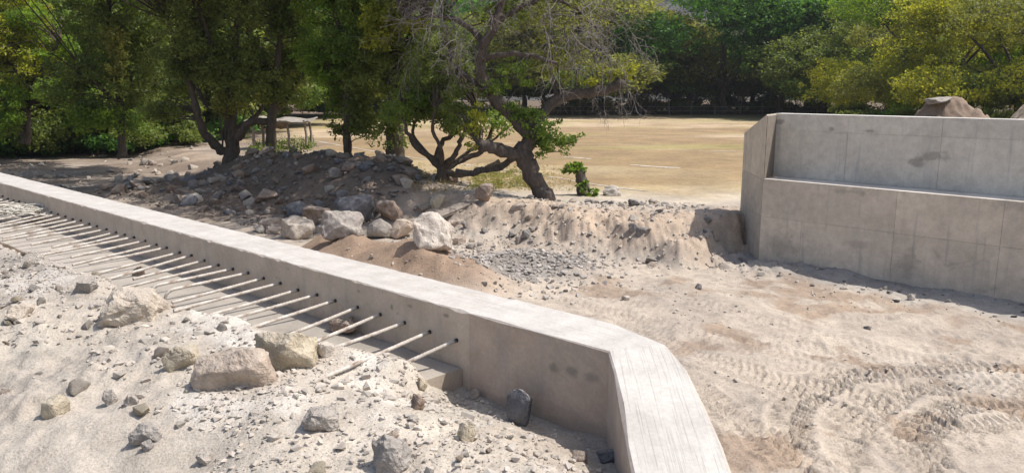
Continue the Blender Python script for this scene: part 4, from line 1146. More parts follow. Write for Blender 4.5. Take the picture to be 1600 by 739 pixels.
def dead_twigs(Y, root, seed):
    rg = np.random.default_rng(seed); gg = Geo(); base = np.array(root.location)
    def strand(p, d, L, r, droop, depth):
        n = 7; P = [p]; d = d / np.linalg.norm(d)
        for i in range(n):
            d = d + rg.normal(0, .25, 3) + np.array([0, 0, -droop]); d /= np.linalg.norm(d); P.append(P[-1] + d * L / n)
        P = np.array(P); V, F = tube_tri(P - base, np.linspace(r, r * .45, len(P)), 4); gg.add(V, F)
        if depth > 0:
            for k in range(rg.integers(3, 6)):
                i = rg.integers(2, n); dd = P[i] - P[i - 1]; dd /= np.linalg.norm(dd)
                strand(P[i], dd + rg.normal(0, .7, 3), L * rg.uniform(.3, .6), r * .6, droop * .8, depth - 1)
    for i in range(84):                                   # long arching canes
        px = rg.uniform(670, 940); py = rg.uniform(-50, 50)
        p = at_y(px, py, Y + rg.uniform(-.9, .7)); side = np.sign(px - 770 + rg.normal(0, 60))
        strand(p, np.array([side * rg.uniform(.1, .8), rg.normal(0, .5), rg.uniform(-.7, .4)]), rg.uniform(1.0, 2.3), rg.uniform(.007, .015), rg.uniform(.05, .22), 2)
    for i in range(16):                                   # twigs hanging off the right hand side
        px = rg.uniform(900, 990); py = rg.uniform(20, 150)
        strand(at_y(px, py, Y + rg.uniform(-.6, .5)), np.array([rg.uniform(-.2, .5), rg.normal(0, .3), rg.uniform(-.8, .1)]), rg.uniform(.7, 1.5), .007, .14, 2)
    o = link('dead_twigs', gg.mesh('dead_twigs'), M['twig'], root); o['kind'] = 'stuff'; o['label'] = 'tangle of grey leafless twigs hanging from the limbs'
dead_twigs(Y6 - .2, t6, 5)

# --- fan of stems left of it
Y5 = 22.0
fan = [[(690, 282, .20), (688, 262, .16), (672, 245, .08, -.1), (650, 232, .07, -.2), (636, 205, .05, -.3), (628, 170, .03, -.3)],
       [(688, 262, .12), (684, 236, .08, .3), (700, 215, .07, .5), (728, 198, .06, .7), (745, 170, .04, .7)],
       [(688, 264, .10), (664, 236, .06, .3), (645, 212, .05, .5), (652, 180, .03, .5)],
       [(692, 264, .10), (712, 240, .07, -.2), (722, 215, .06, -.2), (735, 190, .05, -.2)],
       [(692, 266, .10), (722, 250, .08, .2), (750, 238, .07, .3), (768, 205, .05, .4), (780, 180, .03, .4)],
       [(690, 262, .09), (690, 235, .06, -.4), (676, 205, .05, -.5), (680, 170, .03, -.6)],
       [(690, 268, .10), (720, 272, .09, -.1), (750, 268, .08, 0), (780, 252, .07, .1)],
       [(694, 266, .08), (735, 236, .05, .6), (765, 222, .04, .7), (800, 195, .03, .8)]]
tree('fan_stemmed_shrub', 'multi stemmed shrub fanning out at the left of the leaning tree', [L_(Y5, f) for f in fan],
     [B_(Y5, 690, 190, 58, 28, 55, .2, 1.3, 'leaf_dark'), B_(Y5, 650, 165, 46, 40, 60, .3, 1.2, 'leaf_mid'), B_(Y5, 715, 165, 40, 40, 50, .4, 1.2, 'leaf_dark'), B_(Y5, 680, 120, 60, 40, 70, .8, 1.4, 'leaf_dark'), B_(Y5, 780, 190, 26, 26, 18, .6, .8, 'leaf_mid')],
     'leaf_dark', 'bark_dark', 55, 0.09, 0.05, 56, 0.30, cat='shrub')

# --- thick dark trunk and the trees left of it
Y4 = 25.0
tree('thick_trunked_tree', 'tall tree with a thick straight dark trunk on the rubble crest', [
    L_(Y4, [(619, 262, .36), (618, 243, .32), (617, 215, .27), (618, 180, .26), (616, 130, .25), (620, 70, .24), (612, 0, .20), (618, -90, .14), (622, -180, .07)]),
    L_(Y4, [(617, 120, .13), (590, 80, .10, .5), (560, 40, .08, .9), (535, -20, .06, 1.0)]), L_(Y4, [(618, 90, .13), (655, 40, .10, -.4), (690, -20, .08, -.7)]),
    L_(Y4, [(617, 40, .12), (580, -30, .10, -.6), (540, -90, .07, -1.0)]), L_(Y4, [(616, 0, .12), (660, -80, .09, .8), (690, -150, .06, 1.2)])],
    [B_(Y4, 618, 170, 26, 70, 60, 0, .55, 'leaf_dark'), B_(Y4, 600, 110, 60, 60, 110, .4, 1.8, 'leaf_dark'), B_(Y4, 640, 60, 66, 56, 110, -.2, 1.8, 'leaf_dark'),
     B_(Y4, 560, 50, 56, 56, 100, .6, 1.8, 'leaf_mid'), B_(Y4, 612, 24, 44, 26, 50, -1.6, .8, 'leaf_yellow'), B_(Y4, 590, 50, 24, 30, 24, -1.6, .5, 'leaf_yellow'), B_(Y4, 600, -60, 130, 70, 360, -.6, 3.8, 'leaf_mid'),
     B_(Y4, 620, -170, 150, 80, 380, -.6, 4.2, 'leaf_mid'), B_(Y4, 590, 190, 30, 20, 12, -.3, .6, 'leaf_dark'), B_(Y4, 610, -260, 90, 50, 60, 0, 2.2, 'leaf_mid')],
    'leaf_dark', 'bark_dark', 44, 0.125, 0.066, 41, 0.36, group='trees along the rubble bank')
Y3 = 26.0
tree('slim_tree', 'slim straight tree with light green leaves left of the thick trunk', [
    L_(Y3, [(543, 250, .17), (543, 234, .14), (541, 200, .125), (543, 160, .12), (538, 110, .11), (530, 50, .09), (520, -30, .06), (515, -110, .03)]),
    L_(Y3, [(541, 140, .06), (515, 105, .05, -.4), (492, 75, .03, -.7)]), L_(Y3, [(538, 110, .06), (565, 80, .05, .4), (590, 40, .03, .6)]), L_(Y3, [(542, 190, .04), (560, 165, .03, -.3), (575, 150, .02, -.4)])],
    [B_(Y3, 503, 95, 36, 34, 62, -.7, .9, 'leaf_bright'), B_(Y3, 540, 60, 50, 46, 80, 0, 1.4, 'leaf_mid'), B_(Y3, 556, 170, 36, 34, 50, -.2, .9, 'leaf_dark'), B_(Y3, 525, 150, 26, 40, 36, .2, .8, 'leaf_mid'), B_(Y3, 575, 205, 22, 24, 16, -.2, .6, 'leaf_dark'),
     B_(Y3, 520, 5, 60, 40, 80, 0, 1.6, 'leaf_bright'), B_(Y3, 515, -70, 80, 50, 80, 0, 1.9, 'leaf_mid'), B_(Y3, 522, 205, 16, 14, 7, -.2, .4, 'leaf_dark'), B_(Y3, 548, 120, 30, 40, 40, .3, .9, 'leaf_dark')],
    'leaf_mid', 'bark_dark', 33, 0.125, 0.066, 41, 0.36, group='trees along the rubble bank')
Y2 = 28.0
tree('forked_tree', 'dark tree forking above a short leaning trunk beside the shelter', [
    L_(Y2, [(420, 262, .22), (421, 240, .18), (424, 205, .16), (424, 185, .16), (432, 150, .14), (434, 110, .12), (440, 40, .09), (450, -60, .05)]),
    L_(Y2, [(426, 178, .11), (445, 158, .10, .3), (462, 136, .08, .5), (480, 100, .05, .6)]), L_(Y2, [(422, 190, .12), (400, 188, .13, -.2), (384, 198, .14, -.3), (372, 215, .15, -.2)]),
    L_(Y2, [(432, 120, .08), (405, 90, .06, .6), (385, 50, .04, 1.0)])],
    [B_(Y2, 440, 80, 56, 60, 120, .3, 2.0, 'leaf_dark'), B_(Y2, 400, 120, 40, 40, 66, 0, 1.4, 'leaf_dark'), B_(Y2, 478, 60, 40, 60, 80, .5, 1.6, 'leaf_mid'), B_(Y2, 430, 15, 60, 40, 90, 0, 2.0, 'leaf_dark'), B_(Y2, 445, -60, 100, 50, 220, -1.4, 4.0, 'leaf_dark'), B_(Y2, 455, 150, 34, 26, 30, .3, 1.0, 'leaf_dark'), B_(Y2, 460, -130, 80, 50, 60, 0, 2.2, 'leaf_mid')],
    'leaf_dark', 'bark_dark', 22, 0.125, 0.066, 41, 0.36, group='trees along the rubble bank')
Y1 = 28.5
tree('crooked_tree', 'dark many stemmed tree with a crooked left stem above the rubble', [
    L_(Y1, [(362, 265, .36), (363, 242, .30), (362, 210, .24), (360, 180, .21), (358, 140, .18), (365, 90, .15), (372, 20, .11), (380, -70, .06)]),
    L_(Y1, [(350, 240, .18), (336, 226, .17, -.2), (318, 205, .15, -.4), (310, 180, .13, -.5), (298, 140, .10, -.6), (280, 90, .07, -.7), (262, 30, .04, -.8)]),
    L_(Y1, [(360, 180, .12), (345, 172, .10, .2), (325, 165, .08, .4), (300, 130, .05, .6)]), L_(Y1, [(362, 205, .10), (385, 192, .10, .1), (402, 180, .09, .1), (418, 150, .05, .2)]),
    L_(Y1, [(360, 130, .10), (335, 80, .08, -.6), (310, 10, .05, -1.0)]), L_(Y1, [(350, 236, .04), (345, 200, .03, -.3), (340, 160, .02, -.4)]), L_(Y1, [(356, 236, .04), (352, 195, .03, -.4), (356, 150, .02, -.6)]), L_(Y1, [(368, 236, .04), (376, 205, .03, -.3), (384, 170, .02, -.4)])],
    [B_(Y1, 330, 85, 62, 60, 130, .2, 2.0, 'leaf_dark'), B_(Y1, 280, 130, 46, 46, 84, 0, 1.6, 'leaf_dark'), B_(Y1, 372, 110, 40, 50, 80, .4, 1.5, 'leaf_dark'), B_(Y1, 290, 60, 60, 50, 100, -.4, 1.8, 'leaf_dark'), B_(Y1, 350, 20, 90, 46, 130, 0, 2.4, 'leaf_dark'), B_(Y1, 330, -70, 150, 60, 340, -1.2, 4.6, 'leaf_dark'), B_(Y1, 250, 170, 28, 22, 24, 0, 1.0, 'leaf_dark'), B_(Y1, 345, 165, 30, 24, 24, -.4, .8, 'leaf_olive'), B_(Y1, 190, -75, 130, 50, 240, -2.6, 4.5, 'leaf_dark'), B_(Y1, 330, -160, 150, 70, 320, -1.6, 4.8, 'leaf_mid')],
    'leaf_dark', 'bark_dark', 11, 0.125, 0.066, 41, 0.36, group='trees along the rubble bank')
Y0 = 33.0
tree('low_branched_tree', 'tree with dark low hanging foliage at the left of the riverbed', [
    L_(Y0, [(192, 245, .22), (191, 232, .18), (190, 200, .15), (188, 165, .14), (180, 110, .12), (172, 40, .08), (165, -50, .04)]), L_(Y0, [(189, 170, .09), (160, 140, .07, -.5), (130, 110, .05, -.9)]), L_(Y0, [(188, 150, .09), (215, 115, .07, .5), (240, 70, .05, .8)])],
    [B_(Y0, 190, 110, 60, 60, 150, .2, 2.4, 'leaf_dark'), B_(Y0, 130, 130, 50, 50, 110, -.3, 2.0, 'leaf_dark'), B_(Y0, 150, 185, 46, 22, 56, -.6, 1.4, 'leaf_bright'), B_(Y0, 190, 30, 80, 50, 130, 0, 2.8, 'leaf_dark'), B_(Y0, 230, 80, 46, 50, 90, .4, 1.8, 'leaf_dark'), B_(Y0, 185, -50, 130, 60, 300, -2.0, 5.0, 'leaf_mid'), B_(Y0, 60, -75, 150, 55, 260, -4.0, 5.5, 'leaf_dark'), B_(Y0, 180, -130, 110, 60, 240, -2.0, 4.6, 'leaf_mid'), B_(Y0, 205, 190, 26, 24, 24, -.3, .9, 'leaf_mid'), B_(Y0, 180, 80, 16, 50, 30, -2.0, .5, 'leaf_olive')],
    'leaf_dark', 'bark_dark', 10, 0.15, 0.078, 40, 0.40, group='trees left of the riverbed')
Y0 = 37.0
tree('sunlit_tree', 'sunlit yellow green tree at the upper left edge', [
    L_(Y0, [(40, 225, .25), (42, 200, .2), (38, 150, .18), (30, 90, .15), (20, 10, .1), (15, -70, .05)]), L_(Y0, [(38, 140, .1), (70, 100, .08, -.6), (95, 60, .05, -1)]), L_(Y0, [(35, 120, .1), (0, 80, .08, .4), (-40, 40, .05, .8)])],
    [B_(Y0, 30, 95, 60, 46, 120, -.4, 2.4, 'leaf_yellow'), B_(Y0, 10, 30, 70, 46, 120, -.2, 2.6, 'leaf_yellow'), B_(Y0, 70, 50, 46, 46, 90, -.6, 1.8, 'leaf_bright'), B_(Y0, 20, 160, 50, 30, 66, -.8, 1.8, 'leaf_bright'), B_(Y0, -40, 90, 60, 70, 110, .2, 2.6, 'leaf_yellow'), B_(Y0, 100, 150, 40, 26, 60, -1.2, 1.5, 'leaf_bright'), B_(Y0, 30, -50, 100, 50, 110, 0, 3, 'leaf_yellow'), B_(Y0, 5, 195, 22, 30, 26, -1.6, .8, 'leaf_bright')],
    'leaf_yellow', 'bark_dark', 9, 0.15, 0.076, 44, 0.42, group='trees left of the riverbed')

# --- generic trees (three-forked trunk, uneven crown), built once per kind and copied
def generic(seed, H, R, nclus, leafL, per, clR, mats, bark, low=0.22):
    rg = np.random.default_rng(seed); limbs = []; blobs = []
    th = H * rg.uniform(.16, .26); r0 = H * 0.018
    lean = rg.normal(0, .06, 2) * H
    trunk = [(0, 0, -.3), (lean[0] * .1, lean[1] * .1, th * .5), (lean[0] * .3, lean[1] * .3, th)]
    limbs.append((np.array(trunk), [r0 * 1.3, r0, r0 * .85]))
    k = rg.integers(4, 6); a0 = rg.uniform(0, 6.28)
    for i in range(k):
        a = a0 + i * 6.28 / k + rg.normal(0, .3); rr_ = R * rg.uniform(.45, .75); hh = H * rg.uniform(.55, .85)
        e = np.array([lean[0] + rr_ * math.cos(a), lean[1] + rr_ * math.sin(a), hh])
        s0 = np.array(trunk[2]); mid = s0 + (e - s0) * .45 + np.array([0, 0, H * .06]) + rg.normal(0, .05 * R, 3)
        limbs.append((np.array([s0, mid, e]), [r0 * .6, r0 * .4, r0 * .15]))
        blobs.append((e, (R * rg.uniform(.42, .6), R * rg.uniform(.42, .6), H * rg.uniform(.13, .2)), int(nclus * .13)))
        e2 = np.array([lean[0] + R * .75 * math.cos(a + .5), lean[1] + R * .75 * math.sin(a + .5), H * rg.uniform(low + .12, low + .3)])
        limbs.append((np.array([s0, (s0 + e2) / 2 + [0, 0, H * .05], e2]), [r0 * .45, r0 * .3, r0 * .1]))
        a3 = a + 1.0; e3 = np.array([lean[0] + R * .95 * math.cos(a3), lean[1] + R * .95 * math.sin(a3), H * rg.uniform(low + .18, low + .42)])
        limbs.append((np.array([s0, (s0 + e3) / 2 + [0, 0, H * .07], e3]), [r0 * .45, r0 * .3, r0 * .1]))
        blobs.append((e3, (R * rg.uniform(.34, .5), R * rg.uniform(.34, .5), H * rg.uniform(.10, .17)), int(nclus * .11)))
        blobs.append((e2, (R * rg.uniform(.3, .48), R * rg.uniform(.3, .48), H * rg.uniform(.08, .14)), int(nclus * .09)))
    top = np.array([lean[0], lean[1], H * .86]); limbs.append((np.array([trunk[2], (np.array(trunk[2]) + top) / 2 + rg.normal(0, .04 * R, 3), top]), [r0 * .7, r0 * .45, r0 * .1]))
    blobs.append((top, (R * .5, R * .5, H * .16), int(nclus * .16)))
    return limbs, [b + (mats[i % len(mats)],) for i, b in enumerate(blobs)], dict(leafL=leafL, leafW=leafL * .55, per=per, clR=clR, seed=seed)
PROTO = {}
def proto(key, name, *a):
    limbs, blobs, kw = generic(*a)
    r = tree(name, '', limbs, blobs, 'leaf_mid', a[8], kw['seed'], kw['leafL'], kw['leafW'], kw['per'], kw['clR'], base=(0, 0, 0), twig_r=0.02, gap=0.40)
    PROTO[key] = [r, False]
def place(key, px, py_foot, Y, H_scale, label, rz=0.0, group=None, wide=1.0):
    r, used = PROTO[key]
    p = at_y(px, py_foot, Y); z = float(ground_h(np.array([p[0]]), np.array([Y]))[0])
    if used:
        n = bpy.data.objects.new(r.name.split('.')[0], None); COL.objects.link(n)
        for ch in r.children:
            c = ch.copy(); COL.objects.link(c); c.parent = n
    else:
        n = r; PROTO[key][1] = True
    n.location = (p[0], Y, z); n.scale = (H_scale * wide, H_scale * wide, H_scale); n.rotation_euler = (0, 0, rz)
    tag(n, label, 'tree', group)
    return n
#      key      name              seed  H    R  nclus leafL per clR  mats bark
proto('deep', 'dense_tree', 301, 13, 7.0, 760, .34, 28, .85, ['leaf_deep', 'leaf_deep', 'leaf_mid'], 'bark_dark', .16)
proto('deep2', 'dense_tree', 302, 13, 6.5, 760, .34, 28, .85, ['leaf_deep', 'leaf_dark', 'leaf_olive'], 'bark_dark', .12)
proto('olive', 'olive_tree', 303, 10, 5.5, 620, .30, 28, .75, ['leaf_olive', 'leaf_olive', 'leaf_mid'], 'bark_grey', .10)
proto('olive2', 'olive_tree', 304, 11, 6.0, 620, .30, 28, .75, ['leaf_olive', 'leaf_yellow', 'leaf_olive'], 'bark_dark', .10)
proto('lime', 'yellow_green_tree', 305, 10, 6.0, 1000, .18, 36, .55, ['leaf_yellow', 'leaf_yellow', 'leaf_bright', 'leaf_olive'], 'bark_grey', .06)
proto('shade', 'dark_tree', 306, 11, 6.0, 760, .28, 32, .75, ['leaf_dark', 'leaf_dark', 'leaf_mid'], 'bark_dark', .04)
proto('bush', 'bush', 307, 4.2, 3.4, 420, .22, 30, .5, ['leaf_dark', 'leaf_dark', 'leaf_deep'], 'bark_dark', -.05)
proto('drybush', 'dry_bush', 308, 3.4, 3.0, 260, .22, 26, .5, ['leaf_dry', 'leaf_olive', 'leaf_dry'], 'bark_grey', -.05)
GF = 'trees along the far edge of the field'
place('olive', 905, 183, 86, 1.25, 'olive tree at the far field edge just right of the drooping twigs', 0.4, GF, 1.25)
place('olive2', 985, 182, 90, 1.12, 'dusty olive tree at the far field edge left of the small twin stems', 2.1, GF, 1.25)
place('olive', 1050, 181, 94, 1.08, 'olive tree below the bare hillside gap at the far field edge', 3.3, GF, 1.2)
place('deep', 1130, 181, 88, 1.12, 'tall deep green tree at the far field edge left of the far wall end', 0.3, GF, 1.25)
place('deep2', 1215, 181, 84, 1.12, 'tall deep green tree rising behind the left end of the far wall', 1.7, GF, 1.25)
place('deep', 1290, 181, 86, 1.05, 'broad dark tree behind the middle of the far wall', 2.6, GF, 1.25)
place('shade', 1345, 181, 74, 1.0, 'dark shaded tree left of the yellow green one behind the far wall', 0.9, GF, 1.25)
place('lime', 1470, 185, 52, 1.05, 'yellow green tree right behind the soil heap', 0.2, 'yellow green trees behind the far wall')
place('lime', 1585, 186, 46, 1.05, 'yellow green tree with a tan trunk at the right edge', 2.4, 'yellow green trees behind the far wall')
place('lime', 1690, 186, 50, 1.0, 'yellow green tree cut by the right edge of the picture', 4.0, 'yellow green trees behind the far wall')
place('olive2', 1420, 181, 84, 1.1, 'olive tree far behind the soil heap', 5.0, GF, 1.25)
place('olive2', 820, 183, 88, 1.05, 'olive tree far behind the leaning trunk', 1.0, GF, 1.25)
place('olive', 740, 183, 88, 1.05, 'olive tree far behind the fan of stems', 2.0, GF, 1.25)
place('shade', 660, 183, 86, 1.0, 'dark tree far behind, right of the thick trunk', 2.0, GF, 1.25)
place('lime', 585, 183, 84, .9, 'light green tree at the far field edge seen between the slim and the thick trunk', 3.0, GF, 1.25)
place('olive', 510, 184, 84, 1.0, 'olive tree at the far field edge right of the shelter', 4.4, GF, 1.25)
place('deep2', 440, 184, 84, 1.0, 'dense tree at the far field edge behind the shelter', .4, GF, 1.25)
place('olive2', 1060, 180, 125, 1.15, 'pale tree standing higher behind the far edge trees', .4, GF, 1.25)
GL = 'trees closing the left background'
place('shade', 395, 200, 62, 1.1, 'dark tree behind the crooked tree', .2, GL)
place('shade', 310, 200, 56, 1.15, 'dark background tree left of the crooked stem', 1.4, GL)
place('deep2', 235, 203, 50, 1.0, 'dark background tree above the green ground cover', 2.2, GL)
place('shade', 150, 203, 48, 1.1, 'dark background tree behind the low hanging foliage', 3.1, GL)
place('deep', 75, 204, 50, .95, 'deep green background tree right of the sunlit one', 4.1, GL)
place('shade', -10, 205, 46, 1.1, 'dark background tree at the left edge below the sunlit one', 5.0, GL)
place('shade', -110, 205, 50, 1.2, 'dark background tree cut by the left edge', .7, GL)
place('deep2', 500, 186, 110, 1.2, 'far dense tree in the gap above the shelter', .7, GL)
GB = 'bushes closing the view under the trees'
for i, (key, px, py, Y, sc, rz, lb) in enumerate([
    ('bush', 590, 184, 81, 1.0, .3, 'light bush at the far field edge between the slim and thick trunks'), ('bush', 525, 184, 82, .8, 1.3, 'bush at the far field edge right of the shelter'),
    ('bush', 30, 204, 42, 1.0, 2.3, 'bush at the left edge under the sunlit tree'), ('bush', 95, 204, 43, .95, 3.3, 'bush under the foliage left of the low branched tree'),
    ('bush', 150, 203, 41, .8, 4.1, 'bush just left of the low branched trunk'), ('bush', 235, 202, 44, .9, .9, 'bush above the green ground cover'),
    ('bush', 300, 200, 46, .9, 5.1, 'bush behind the crooked left stem'), ('bush', 370, 196, 58, .9, 2.8, 'bush behind the crooked main trunk'), ('bush', -50, 206, 40, 1.1, 1.9, 'bush cut by the left edge'),
    ('drybush', 900, 182, 93, 1.1, .2, 'dry brown bush beyond the field right of the leaning tree'), ('drybush', 960, 181, 95, 1.1, 1.2, 'dry brown bush beyond the field above the pale lime mark'),
    ('drybush', 1020, 181, 96, 1.1, 2.2, 'dry brown bush beyond the field below the hillside gap'), ('drybush', 1085, 181, 95, 1.1, 3.2, 'dry brown bush left of the tall deep green trees'),
    ('bush', 1160, 181, 97, 1.0, 2.0, 'dark bush beyond the field at the far wall end'), ('drybush', 1240, 181, 92, 1.1, .8, 'dry bush seen over the left part of the far wall'),
    ('bush', 1390, 182, 62, 1.0, 5.0, 'dark bush left of the soil heap over the far wall'), ('bush', 1530, 184, 44, .9, .5, 'green bush right of the soil heap over the far wall')]):
    o = place(key, px, py, Y, sc, lb, rz, GB); o['category'] = 'bush'
G2 = 'second row of trees beyond the field'
for i, (key, px, Y, sc, lb) in enumerate([('shade', 850, 104, 1.1, 'dark second row tree behind the drooping twigs'),
    ('shade', 1175, 102, 1.2, 'dark second row tree behind the far wall end'), ('deep2', 1260, 104, 1.25, 'dark second row tree behind the middle of the far wall'),
    ('shade', 1340, 98, 1.25, 'dark second row tree left of the yellow green trees'), ('deep', 1440, 96, 1.25, 'deep green second row tree behind the soil heap'), ('deep2', 1540, 90, 1.3, 'second row tree behind the right yellow green tree'),
    ('shade', 560, 110, 1.2, 'dark second row tree between slim and thick trunk'), ('deep2', 690, 106, 1.2, 'dark second row tree behind the fan of stems'), ('shade', 770, 104, 1.2, 'dark second row tree left of the leaning tree')]):
    place(key, px, 181, Y, sc, lb, i * 1.3, G2, 1.3)
for r, used in PROTO.values():
    assert used

# --- sprouting stump
YS = 20.6
p, _t = hit(912, 305, GH)
YS = float(p[1])
stump = tree('sprouting_stump', 'short tree stump with fresh green shoots on the bank right of the leaning tree', [L_(YS, [(915, 312, .20), (912, 300, .18), (908, 282, .16), (905, 268, .15), (903, 263, .09)])],
     [B_(YS, 900, 264, 15, 11, 22, -.05, .2, 'leaf_bright'), B_(YS, 886, 269, 8, 5, 3, -.1, .1, 'leaf_bright'), B_(YS, 926, 300, 14, 7, 9, -.15, .2, 'leaf_bright'), B_(YS, 908, 290, 12, 14, 8, -.2, .12, 'leaf_mid')],
     'leaf_bright', 'bark_grey', 91, 0.10, 0.06, 20, 0.10, cat='stump', name_leaf='shoots')

# --- ground cover, litter and dry grass
def cover(name, label, pts, L, W, per, R, mt, seed, up=1.0):
    rg = np.random.default_rng(seed); V, F, vv = leaves(pts, R, per, L, W, rg, up, 0.6)
    return tag(link(name, fast_mesh(name, V, F, False, {'v': vv}), M[mt]), label, kind='stuff')
def px_patch(n, x0, x1, y0, y1, h, seed):
    rg = np.random.default_rng(seed); P = []
    for i in range(n):
        q, t = hit(rg.uniform(x0, x1), rg.uniform(y0, y1), GH); q[2] += abs(rg.normal(0, h)); P.append(q)
    return np.array(P)
cover('ground_cover', 'low green creepers on the ground left of the crooked tree', np.concatenate([px_patch(160, 205, 315, 200, 222, .12, 1), px_patch(40, 150, 215, 196, 215, .2, 2)]), .10, .06, 22, .28, 'leaf_olive', 3)
cover('undergrowth', 'low leafy undergrowth below the shelter', np.concatenate([px_patch(110, 385, 492, 222, 242, .18, 4)]), .10, .06, 24, .26, 'leaf_dark', 5)
cover('bank_grass', 'patch of green and straw grass at the foot of the leaning tree', px_patch(260, 735, 845, 268, 296, .02, 6), .14, .02, 14, .16, 'leaf_olive', 7, 0.0)
cover('dry_grass', 'thin dry grass along the edge of the field', px_patch(420, 640, 900, 258, 300, .01, 8), .12, .02, 10, .2, 'straw', 9, 0.0)
rg = np.random.default_rng(12)
x = rg.uniform(-60, 80, 700); y = rg.uniform(88, 104, 700)
cover('dry_brush', 'dry brown brush under the trees beyond the field', np.stack([x, y, ground_h(x, y) + rg.uniform(0, .9, 700)], 1), .30, .14, 16, .8, 'leaf_dry', 13)

# ------------------------------------------------------------------ fence at the far edge
fence = tag(empty('post_fence', (30, 85, .5)), 'low fence of thin posts below the trees at the far field edge', 'fence', kind='thing')
pm = tube_mesh('fence_post', [(0, 0, -.3), (0.02, 0, .5), (0, 0.02, 1.3)], [.07, .06, .05], 6)
for i in range(34):
    o = link('fence_post', pm, M['wood'], fence); o.location = (-42 + i * 2.6 + random.uniform(-.3, .3), random.uniform(-.3, .3), 0); o.rotation_euler = (random.uniform(-.06, .06), random.uniform(-.06, .06), random.uniform(0, 6))
for h in (.5, .95):
    link('fence_wire', tube_mesh('fence_wire', [(-42, 0, h), (0, 0.1, h - .05), (44, 0, h)], [.012] * 3, 4), M['wire'], fence)

# ------------------------------------------------------------------ shelter by the touchline
YH = 39.5
pb = at_y(436, 222, YH)
gz = float(ground_h(np.array([pb[0]]), np.array([YH]))[0])
shel = tag(empty('field_shelter', (pb[0], YH, gz)), 'low open shelter with a flat roof on thin posts beside the field', 'shelter')
def shl(px, py, dy=0): q = at_y(px, py, YH + dy); return (q[0] - pb[0], q[1] - YH, q[2] - gz)
V = []
nxr = 12
gg = Geo()
x0, x1 = shl(386, 190)[0], shl(489, 190)[0]; zr = shl(440, 187)[2]
rv = np.random.default_rng(3)
grid = []
for j in range(5):
    for i in range(nxr + 1):
        grid.append((x0 + (x1 - x0) * i / nxr, -.9 + 1.8 * j / 4 + rv.normal(0, .02), zr + .06 * math.sin(i * 1.1) + rv.normal(0, .02) + (j - 2) * .03))
F = [(j * (nxr + 1) + i, j * (nxr + 1) + i + 1, (j + 1) * (nxr + 1) + i + 1, (j + 1) * (nxr + 1) + i) for j in range(4) for i in range(nxr)]
o = link('roof', fast_mesh('roof', np.array(grid), np.array(F)), M['thatch'], shel)
md = o.modifiers.new('thick', 'SOLIDIFY'); md.thickness = .07
for px, py, dy in ((403, 217, -.7), (436, 217, -.7), (457, 219, -.7), (484, 220, -.7), (404, 214, .7), (480, 214, .7)):
    a = shl(px, py, 0)
    link('post', tube_mesh('post', [(a[0], dy, -.3), (a[0] + .03, dy, zr * .5), (a[0] - .06, dy, zr)], [.075, .065, .06], 7), M['wood'], shel)
nn = 9; P = []
for j in range(5):
    for i in range(nn):
        s = i / (nn - 1); P.append((shl(425, 190)[0] + (shl(458, 190)[0] - shl(425, 190)[0]) * s, -.75 + .1 * j, zr - .05 - .42 * math.sin(math.pi * min(s * 1.0, 1)) * (j / 4) * .9 - .05 * s))
F = [(j * nn + i, j * nn + i + 1, (j + 1) * nn + i + 1, (j + 1) * nn + i) for j in range(4) for i in range(nn - 1)]
o = link('hanging_cloth', fast_mesh('hanging_cloth', np.array(P), np.array(F), True), M['cloth'], shel); md = o.modifiers.new('thick', 'SOLIDIFY'); md.thickness = .02

# ------------------------------------------------------------------ soil heaps behind the far wall
def heap_mesh(name, R, H, seed, col):
    n, k = 90, 70
    V = []
    for i in range(k + 1):
        r = i / k
        for j in range(n):
            a = j * 2 * math.pi / n; V.append((R * r * math.cos(a), R * r * math.sin(a), 0))
    V = np.array(V); rr_ = np.hypot(V[:, 0], V[:, 1]) / R
    V[:, 2] = H * (1 - rr_) ** 0.95 + fbm2(V[:, 0] * 1.1, V[:, 1] * 1.1, 6, seed, 0.62) * .55 * (1 - rr_ * .5) - .25 * rr_
    V[:, 2] = np.minimum(V[:, 2], H * .93 + fbm2(V[:, 0] * 2, V[:, 1] * 2, 2, seed + 1) * .2)
    F = [(i * n + j, i * n + (j + 1) % n, (i + 1) * n + (j + 1) % n, (i + 1) * n + j) for i in range(k) for j in range(n)]
    return fast_mesh(name, V, np.array(F), True, vcol=np.tile(np.array(col), (len(V), 1)))
ph = at_y(1474, 190, 27.0); gz = float(ground_h(np.array([ph[0]]), np.array([27.0]))[0])
o = link('soil_heap', heap_mesh('soil_heap', 3.7, 2.95, 5, (.27, .205, .155)), M['ground']); o.location = (ph[0], 27, gz - .1)
tag(o, 'pointed heap of brown soil with a rock on top behind the far wall', 'soil heap')
ph2 = at_y(1630, 190, 25.0)
o = link('soil_heap', heap_mesh('soil_heap', 4.0, 2.75, 9, (.38, .31, .235)), M['ground']); o.location = (ph2[0], 25, gz - .1)
tag(o, 'pale heap of soil cut by the right edge behind the far wall', 'soil heap')
pt = at_y(1468, 157, 26.6)
me = rock_mesh('rock', 611, 3, cuts=9, rough=.09, dims=(.42, .36, .12)); o = link('rock', me, M['rock_grey']); o.location = (pt[0], 26.7, pt[2] - .02); o.rotation_euler = (0, -.1, .2)
tag(o, 'flat grey rock lying on top of the brown soil heap', 'rock')

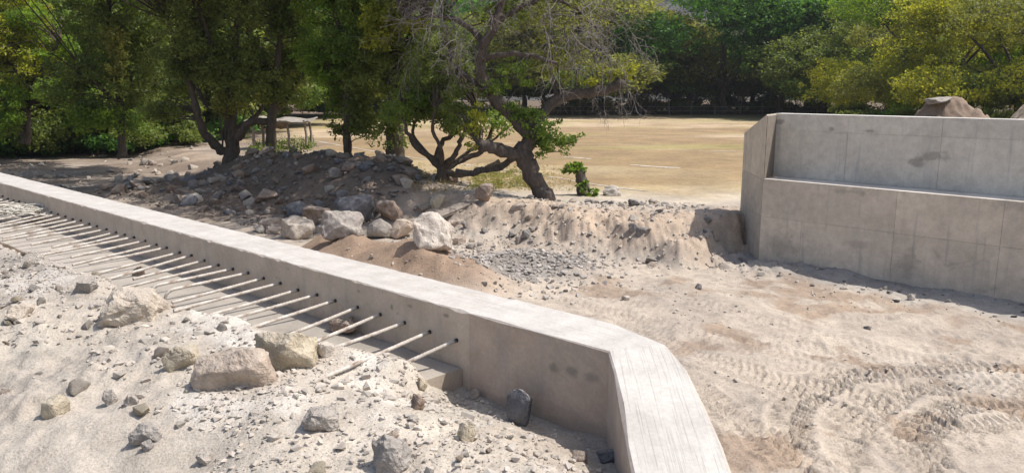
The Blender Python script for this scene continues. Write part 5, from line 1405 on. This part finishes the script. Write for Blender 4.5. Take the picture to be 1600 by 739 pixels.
# ------------------------------------------------------------------ hillside closing the view
def hill():
    xs_ = np.linspace(-420, 420, 120); ys_ = np.linspace(150, 520, 60)
    Xh, Yh = np.meshgrid(xs_, ys_)
    z = smooth(150, 480, Yh) * 105 + fbm2(Xh * .012, Yh * .012, 5, 201) * 34 * smooth(150, 260, Yh) - 1.0
    n, m = len(xs_), len(ys_)
    i0 = (np.arange(m - 1)[:, None] * n + np.arange(n - 1)[None, :]).ravel()
    F = np.stack([i0, i0 + 1, i0 + n + 1, i0 + n], 1)
    return fast_mesh('hillside', np.stack([Xh.ravel(), Yh.ravel(), z.ravel()], 1), F, True), (Xh, Yh, z)
k = NT('dry_hillside'); pp = k.pos(); n1 = k.noise(pp, .045, 6, .65); n2 = k.noise(pp, .35, 5, .6)
c = k.ramp(n1, [(.42, (.070, .066, .060)), (.60, (.095, .088, .080)), (.68, (.18, .165, .15)), (.76, (.27, .25, .23))])
c = k.mix(1.0, c, k.ramp(n2, [(.35, .65), (.65, 1.2)]), 'MULTIPLY'); k.color(c); k.normal(k.bump(n2, .8, 2.0)); M['hill'] = k.m
hm, (Xh, Yh, Zh) = hill()
tag(link('hillside', hm, M['hill']), 'dry grey hillside with pale scars above the far trees', kind='structure')
rg = np.random.default_rng(5)
ix = rg.integers(0, Xh.size, 2200); P = np.stack([Xh.ravel()[ix] + rg.uniform(-4, 4, 2200), Yh.ravel()[ix] + rg.uniform(-3, 3, 2200), Zh.ravel()[ix] + .6], 1)
sel = noise3(P * .03, 3) > -.12; P = P[sel]
M['leaf_hill'] = mat_leaf('dry_forest_leaf', (.060, .060, .048), (.085, .080, .064), (.115, .105, .08), .2, .05)
cover('dry_forest', 'grey leafless scrub covering the hillside', P, 1.5, .8, 16, 2.2, 'leaf_hill', 6)

# ------------------------------------------------------------------ thin dusty air
bm = bmesh.new(); bmesh.ops.create_cube(bm, size=1.0)
bmesh.ops.scale(bm, vec=(2200, 1500, 190), verts=bm.verts); bmesh.ops.translate(bm, vec=(0, 500, 90), verts=bm.verts)
me = bpy.data.meshes.new('haze'); bm.to_mesh(me); bm.free()
hz = bpy.data.materials.new('thin_haze'); hz.use_nodes = True; hz.node_tree.nodes.clear()
ho = hz.node_tree.nodes.new('ShaderNodeOutputMaterial'); pv = hz.node_tree.nodes.new('ShaderNodeVolumePrincipled')
pv.inputs['Color'].default_value = (0.86, 0.90, 0.95, 1); pv.inputs['Density'].default_value = 0.00030; pv.inputs['Anisotropy'].default_value = 0.3
hz.node_tree.links.new(pv.outputs['Volume'], ho.inputs['Volume'])
tag(link('haze', me, hz), 'thin pale haze in the air', kind='stuff')
